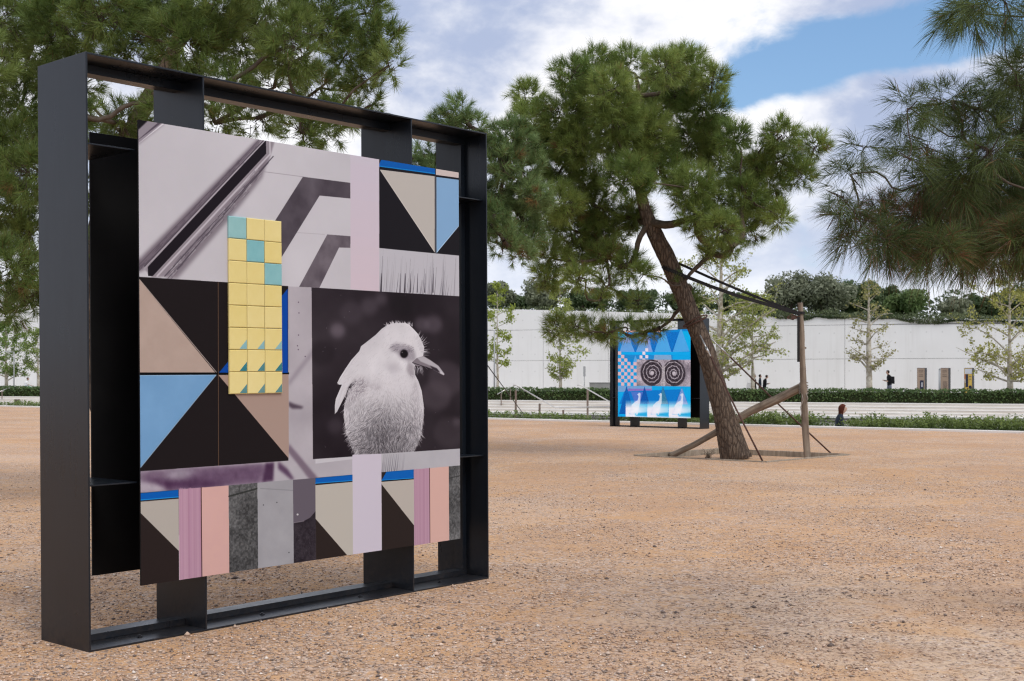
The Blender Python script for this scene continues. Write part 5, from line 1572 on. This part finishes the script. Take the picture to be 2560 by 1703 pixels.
# ================================================================== things before the wall
M['grey_paint'] = mottled('grey_paint', (.34, .35, .36, 1), (.42, .43, .44, 1), 3, .5, .3)
def lamp_post(x, off, top, label):
    p = FBp(x, off); h = zat(top, p)
    o_ = tag(empty('lamp_post', tuple(p)), label, 'lamp post', 'slim lamp posts by the wall')
    mb = MB(); mb.tube([(0, 0, 0), (0, 0, h*.5), (0, 0, h)], [.06, .05, .04], 10); mb.build('pole', M['grey_paint'], o_, smooth=True)
    mb = MB(); mb.tube([(0, 0, h-.02), (-.25, 0, h+.02), (-.5, 0, h+.02)], .03, 6); mb.build('arm', M['grey_paint'], o_, smooth=True)
    mb = MB(); mb.add([(-.3, -.1, h-.02), (-.85, -.08, h-.02), (-.85, .08, h-.02), (-.3, .1, h-.02), (-.32, -.07, h+.05), (-.8, -.05, h+.04), (-.8, .05, h+.04), (-.32, .07, h+.05)], [(0,3,2,1),(4,5,6,7),(0,1,5,4),(1,2,6,5),(2,3,7,6),(3,0,4,7)])
    mb.build('lamp_head', M['grey_paint'], o_, bevel=.01)
lamp_post(1236, 3.4, 826, 'slim grey lamp post just right of the tall panel frame')
lamp_post(35, 3.4, 880, 'slim grey lamp post among the leaves at far left')
p = FBp(1461, 4.5); o_ = tag(empty('sign_post', tuple(p)), 'narrow grey sign on a thin pole before the white wall', 'sign')
h0, h1 = zat(941, p), zat(916, p)
mb = MB(); mb.tube([(0, 0, 0), (0, 0, h0+.2)], .03, 8); mb.build('pole', M['grey_paint'], o_, smooth=True)
mb = MB(); mb.box(-.075, .075, -.05, -.031, h0, h1); mb.build('sign_plate', M['grey_paint'], o_, bevel=.005)
p = FBp(1512, 7.0); mb = MB(); w2 = 34/F*p.y; mb.box(-w2, w2, -.5, .5, 0, zat(958, p)); mb.box(-w2-.03, w2+.03, -.53, .53, zat(958, p), zat(958, p)+.05)
o = mb.build('concrete_block', mottled('grey_concrete', (.30, .30, .29, 1), (.38, .38, .37, 1), 1.5, .85, .1), bevel=.02); o.location = p; o.rotation_euler = (0, 0, math.atan2(ft.y, ft.x))
tag(o, 'low grey concrete block behind the hedge, left of the blue panel', 'block')
def flat(name, c): return mottled(name, c, tuple(min(1, v*1.12) for v in c[:3]) + (1,), 5, .5, .25)
KR, DKM, YL, RD, WH, NV = flat('kraft_paper', (.44, .33, .25, 1)), flat('dark_metal', (.06, .065, .075, 1)), flat('yellow_print', (.72, .50, .12, 1)), flat('red_print', (.55, .06, .07, 1)), flat('white_print', (.72, .74, .80, 1)), flat('navy_print', (.03, .035, .07, 1))
INK = flat('brown_ink', (.20, .15, .12, 1))
def totem(x, off, kind, label):
    p = FBp(x, off); h = zat(920, p)
    o_ = tag(empty('info_totem', tuple(p), math.atan2(ft.y, ft.x) - .35), label, 'sign', 'info totems before the wall')
    w, d = .25, .14
    mb = MB(); mb.box(-w, w, -d, d, 0, h); mb.build('casing', DKM, o_, bevel=.006)
    face = KR if kind < 2 else YL
    mb = MB(); mb.box(-w+.02, w-.015, -d-.012, -d-.002, .06, h-.03); mb.build('face', face, o_)
    def patch(nm, x0, x1, z0, z1, mat, dy=.004):
        mb = MB(); mb.box(-w + 2*w*x0, -w + 2*w*x1, -d-.012-dy, -d-.0125, h*z0, h*z1); mb.build(nm, mat, o_)
    if kind < 2:
        for z in (.93, .88, .79, .74): patch('text_line', .25, .8, z-.012, z+.008, INK)
        if kind == 0:
            patch('picture', .38, .86, .28, .62, NV); patch('picture_light', .58, .72, .42, .56, WH, .006); patch('picture_caption', .38, .86, .245, .272, WH)
        else:
            for k in range(8): patch('text_line', .3, .85, .32+.035*k, .34+.035*k, INK)
    else:
        patch('white_header', .1, .97, .82, .97, WH); patch('red_stripe', .08, .16, .6, .81, RD); patch('navy_block', .2, .5, .42, .81, NV); patch('navy_stripe', .08, .14, .3, .6, NV, .005)
        patch('white_stripe', .1, .16, .55, .66, WH, .006); patch('dark_block', .55, .97, .08, .30, NV)
        mb = MB(); c = (-w + 2*w*.76, -d-.018, h*.42); mb.tube([(c[0], -d-.0125, c[2]), (c[0], -d-.019, c[2])], .1, 18); mb.build('dark_disc', NV, o_)
        for z in (.74, .66, .2, .14): patch('text_line', .58 if z > .5 else .2, .9 if z > .5 else .45, z-.01, z+.008, INK, .005)
totem(2305, 8.0, 0, 'leftmost brown info totem with a dark picture, before the white wall')
totem(2364, 8.0, 1, 'middle brown info totem of text only, behind a grey pole')
totem(2423, 8.0, 2, 'yellow, white and navy info totem before the white wall')
p = FBp(2349, 2.6); mb = MB(); mb.tube([(0, 0, 0), (0, 0, zat(925, p))], [.06, .05], 10); mb.tube([(0, 0, zat(925, p)), (0, 0, zat(921, p))], [.055, .02], 10)
o = mb.build('grey_pole', M['grey_paint'], smooth=True); o.location = p; tag(o, 'plain grey pole rising from the hedge beside the middle totem', 'pole')

# ================================================================== people
SKIN = flat('skin', (.48, .30, .22, 1))
def cloth(name, c): return mottled(name, c, tuple(v*1.5 for v in c[:3]) + (1,), 14, .85, .1)
def person(label, loc, rz, h, legs, arms, head_tilt, cols, hair, hair_long=False, seat=False, bow=0.0):
    """faces -y before turning; legs/arms: joint offsets for each side"""
    k = h/1.75
    root = tag(empty('person', tuple(loc), rz), label, 'person', 'people by the canal')
    V, E, Rd = [], [], []
    def v(p, r_, par=None):
        V.append(tuple(c*k for c in p)); Rd.append(r_*k if not isinstance(r_, tuple) else tuple(q*k for q in r_))
        if par is not None: E.append((par, len(V)-1))
        return len(V)-1
    pz = .50 if seat else .95
    pel = v((0, 0, pz), (.155, .115))
    spi = v((0, -.02*bow, pz+.2), (.145, .12), pel)
    che = v((0, -.06*bow, pz+.42), (.175, .135), spi)
    nb_ = v((0, -.11*bow, pz+.54), (.085, .075), che)
    nk = v((0, -.14*bow, pz+.60), .055, nb_)
    hy = -.16*bow - head_tilt
    jaw = v((0, hy-.01, pz+.655), (.068, .08), nk)
    he = v((0, hy, pz+.72), (.078, .095), jaw)
    cr = v((0, hy+.01, pz+.785), (.062, .075), he)
    nose = v((0, hy-.112, pz+.700), .013, he)
    for s, (kn_, an_) in zip((-1, 1), legs):
        hp = v((s*.09, 0, pz-.06), .095, pel)
        k_ = v((s*.10 + kn_[0], kn_[1], kn_[2]), .062, hp)
        a_ = v((s*.10 + an_[0], an_[1], an_[2]), .042, k_)
        v((s*.11 + an_[0], an_[1]-.15, an_[2]-.045), .036, a_)
    wr = []
    for s, (el, ha) in zip((-1, 1), arms):
        sh = v((s*.18, -.06*bow, pz+.46), .068, che)
        e_ = v((s*.18 + el[0]*s, el[1], pz+.46+el[2]), .048, sh)
        w_ = v((s*.18 + ha[0]*s, ha[1], pz+.46+ha[2]), .034, e_)
        d = Vector(ha) - Vector(el); d.normalize(); wp = Vector((s*.18 + ha[0]*s, ha[1], pz+.46+ha[2])); wr.append(wp*k)
        dd = Vector((d.x*s, d.y, d.z)); pl = v(tuple(wp + dd*.07), (.034, .022), w_)
        sd = dd.cross(Vector((0, 0, 1))); sd = sd.normalized() if sd.length > .1 else Vector((1, 0, 0))
        for f, ln in ((-1.5, .066), (-.5, .08), (.5, .078), (1.5, .062)):
            m_ = v(tuple(wp + dd*(.07+ln*.55) + sd*.013*f), .0085, pl); v(tuple(wp + dd*(.07+ln) + sd*.013*f + Vector((0, 0, -.02))), .0075, m_)
        m_ = v(tuple(wp + dd*.06 + sd*-.04), .0095, pl); v(tuple(wp + dd*.095 + sd*-.052), .0085, m_)
    me = bpy.data.meshes.new('skeleton'); me.from_pydata(V, E, []); me.update()
    tmp = bpy.data.objects.new('skeleton', me); COL.objects.link(tmp)
    sk = tmp.modifiers.new('skin', 'SKIN'); sk.use_smooth_shade = True
    lay = me.skin_vertices[0].data
    for i, r_ in enumerate(Rd): lay[i].radius = r_ if isinstance(r_, tuple) else (r_, r_)
    lay[0].use_root = True
    sb = tmp.modifiers.new('sub', 'SUBSURF'); sb.levels = 1; sb.render_levels = 1
    dg = bpy.context.evaluated_depsgraph_get()
    bm_ = bpy.data.meshes.new_from_object(tmp.evaluated_get(dg)); bm_.name = 'body'
    bpy.data.objects.remove(tmp)
    bm_.materials.clear()
    for m_ in (SKIN,) + cols: bm_.materials.append(m_)
    neck_z = (pz+.585)*k
    for f in bm_.polygons:
        c = f.center; f.use_smooth = True
        if c.z > neck_z: mi = 0
        elif any((c-w_).length < .03*k or (c-w_).length < .17*k and (c-Vector((0, 0, pz*k+.2*k))).length > (w_-Vector((0, 0, pz*k+.2*k))).length for w_ in wr): mi = 0
        elif seat: mi = 1 if (c.z > .52*k and abs(c.y) < .2*k) else (3 if c.z < .08*k else 2)
        elif c.z > .90*k: mi = 1
        elif c.z > .10*k: mi = 2
        else: mi = 3
        f.material_index = mi
    link('body', bm_, root)
    # hair
    hb = bmesh.new(); bmesh.ops.create_icosphere(hb, subdivisions=3, radius=1.0)
    for q in hb.verts:
        c = q.co.copy()
        x, y, z = c.x*.088, c.y*.104, c.z*.108
        if c.y < -.25: z = max(z, .035 + .03*(-c.y)); y *= .93
        if hair_long and c.z < 0 and c.y > -.35:
            z = c.z*.30; x *= 1.0 - .25*(-c.z); y = y*.9 + .02 + .03*(-c.z)
        wv = 1 + .04*math.sin(c.x*23 + c.z*17)
        q.co = Vector((x*wv, y*wv + hy + .014, z + pz + .735))*k
    hm = bpy.data.meshes.new('hair'); hb.to_mesh(hm); hb.free(); hm.materials.append(hair)
    hm.polygons.foreach_set('use_smooth', [True]*len(hm.polygons)); link('hair', hm, root)
    FEAT = cloth('feature', (.06, .03, .03, 1))
    for s in (-1, 1):
        mb = MB(); mb.box((s*.033-.012)*k, (s*.033+.012)*k, (hy-.095)*k, (hy-.088)*k, (pz+.722)*k, (pz+.732)*k); mb.build('eye', FEAT, root)
    mb = MB(); mb.box(-.022*k, .022*k, (hy-.092)*k, (hy-.084)*k, (pz+.658)*k, (pz+.665)*k); mb.build('mouth', FEAT, root)
    return root, k
NAVY, BLACK, DGREY, BLUEG, WHITE = cloth('navy_jacket', (.022, .028, .042, 1)), cloth('black_cloth', (.012, .012, .014, 1)), cloth('dark_grey_cloth', (.05, .05, .055, 1)), cloth('blue_grey_trousers', (.14, .15, .20, 1)), cloth('white_shirt', (.62, .62, .64, 1))
SHOE = cloth('shoe', (.04, .035, .03, 1))
RED_HAIR, DARK_HAIR = cloth('auburn_hair', (.075, .022, .014, 1)), cloth('dark_hair', (.022, .015, .012, 1))
stand = (((0, -.02, .5), (0, .02, .075)), ((0, -.02, .5), (0, .02, .075)))
walk = (((0, -.12, .5), (0, -.22, .085)), ((0, .03, .5), (0, .28, .12)))
down = (((.05, .02, -.28), (.06, -.04, -.53)), ((.05, .02, -.28), (.06, -.04, -.53)))
fwd = (((.04, -.02, -.27), (-.02, -.27, -.22)), ((.04, .0, -.28), (.0, -.24, -.27)))
wp_ = W(2098, 1010, 37.4); wp_.z = -1.36
person('woman with long auburn hair in a dark jacket walking behind the kerb', wp_, R(90), 1.93, walk, fwd, .05, (NAVY, DGREY, SHOE), RED_HAIR, True, bow=.35)
mp = FBp(2224, 7.0)
mroot, k = person('man in black with a backpack walking past the white wall', mp, R(-80), 1.80, walk, fwd, .03, (BLACK, BLUEG, SHOE), DARK_HAIR, bow=.6)
bp = bmesh.new(); bmesh.ops.create_cube(bp, size=1.0); bmesh.ops.subdivide_edges(bp, edges=bp.edges[:], cuts=2, use_grid_fill=True)
for q in bp.verts:
    c = q.co; rr = c.length; q.co = Vector((c.x*.30, c.y*.2 + .20, c.z*.44 + 1.24)) * (1.0)
    q.co.x *= 1 - .25*abs(c.z)*abs(c.x); q.co.y += .03*(-c.z) if c.y > 0 else 0
bpm = bpy.data.meshes.new('backpack'); bp.to_mesh(bpm); bp.free(); bpm.materials.append(BLACK)
o = link('backpack', bpm, None, .03); o.location = mp; o.rotation_euler = (0, 0, R(-80)); tag(o, 'black backpack on the man walking past the white wall', 'backpack')
person('standing person in dark clothes right behind the thin plane trunk, carrying a white bag', FBp(1886, 5.6), R(60), 1.56, stand, down, .02, (BLACK, DGREY, SHOE), DARK_HAIR)
bag = MB(); bag.add([(-.16, -.07, 0), (.16, -.07, 0), (.16, .07, 0), (-.16, .07, 0), (-.12, -.03, .36), (.12, -.03, .36), (.12, .03, .36), (-.12, .03, .36)], [(0,3,2,1),(4,5,6,7),(0,1,5,4),(1,2,6,5),(2,3,7,6),(3,0,4,7)])
bag.tube([(-.08, 0, .36), (-.05, 0, .52), (.05, 0, .52), (.08, 0, .36)], .008, 4)
o = bag.build('white_bag', WHITE, bevel=.02); o.location = FBp(1873, 5.4) + Vector((0, 0, .72)); tag(o, 'pale bag carried beside the thin plane trunk', 'bag')
person('standing person in a dark jacket, middle one of the three by the wall', FBp(1900, 5.8), R(75), 1.56, stand, down, .02, (NAVY, DGREY, SHOE), DARK_HAIR)
person('person in dark clothes looking down at a phone, rightmost of the three by the wall', FBp(1911, 5.2), R(100), 1.52, stand, fwd, .06, (BLACK, NAVY, SHOE), DARK_HAIR, bow=.8)
sp_ = FBp(67, 2.9)
sitl = (((.04, -.42, .50), (.02, -.45, .08)), ((.04, -.40, .50), (.02, -.40, .08)))
person('person in a white shirt sitting behind the hedge at far left', sp_ + Vector((0, 0, .12)), R(70), 1.7, sitl, fwd, .03, (WHITE, BLACK, SHOE), DARK_HAIR, seat=True, bow=.5)
for x, c, lb in ((63, (.03, .22, .45, 1), 'small blue seat bag beside the person in white at far left'), (73, (.05, .38, .16, 1), 'small green seat bag beside the person in white at far left')):
    hb = bmesh.new(); bmesh.ops.create_icosphere(hb, subdivisions=2, radius=1.0)
    for q in hb.verts:
        c_ = q.co; q.co = Vector((c_.x*.28*(1.15-.35*c_.z), c_.y*.28*(1.15-.35*c_.z), max(c_.z, -.8)*.42 + .336))
    hm = bpy.data.meshes.new('seat_bag'); hb.to_mesh(hm); hb.free(); hm.materials.append(flat('bag_cloth', c))
    hm.polygons.foreach_set('use_smooth', [True]*len(hm.polygons))
    o = link('seat_bag', hm); o.location = FBp(x, 2.75); tag(o, lb, 'bag')
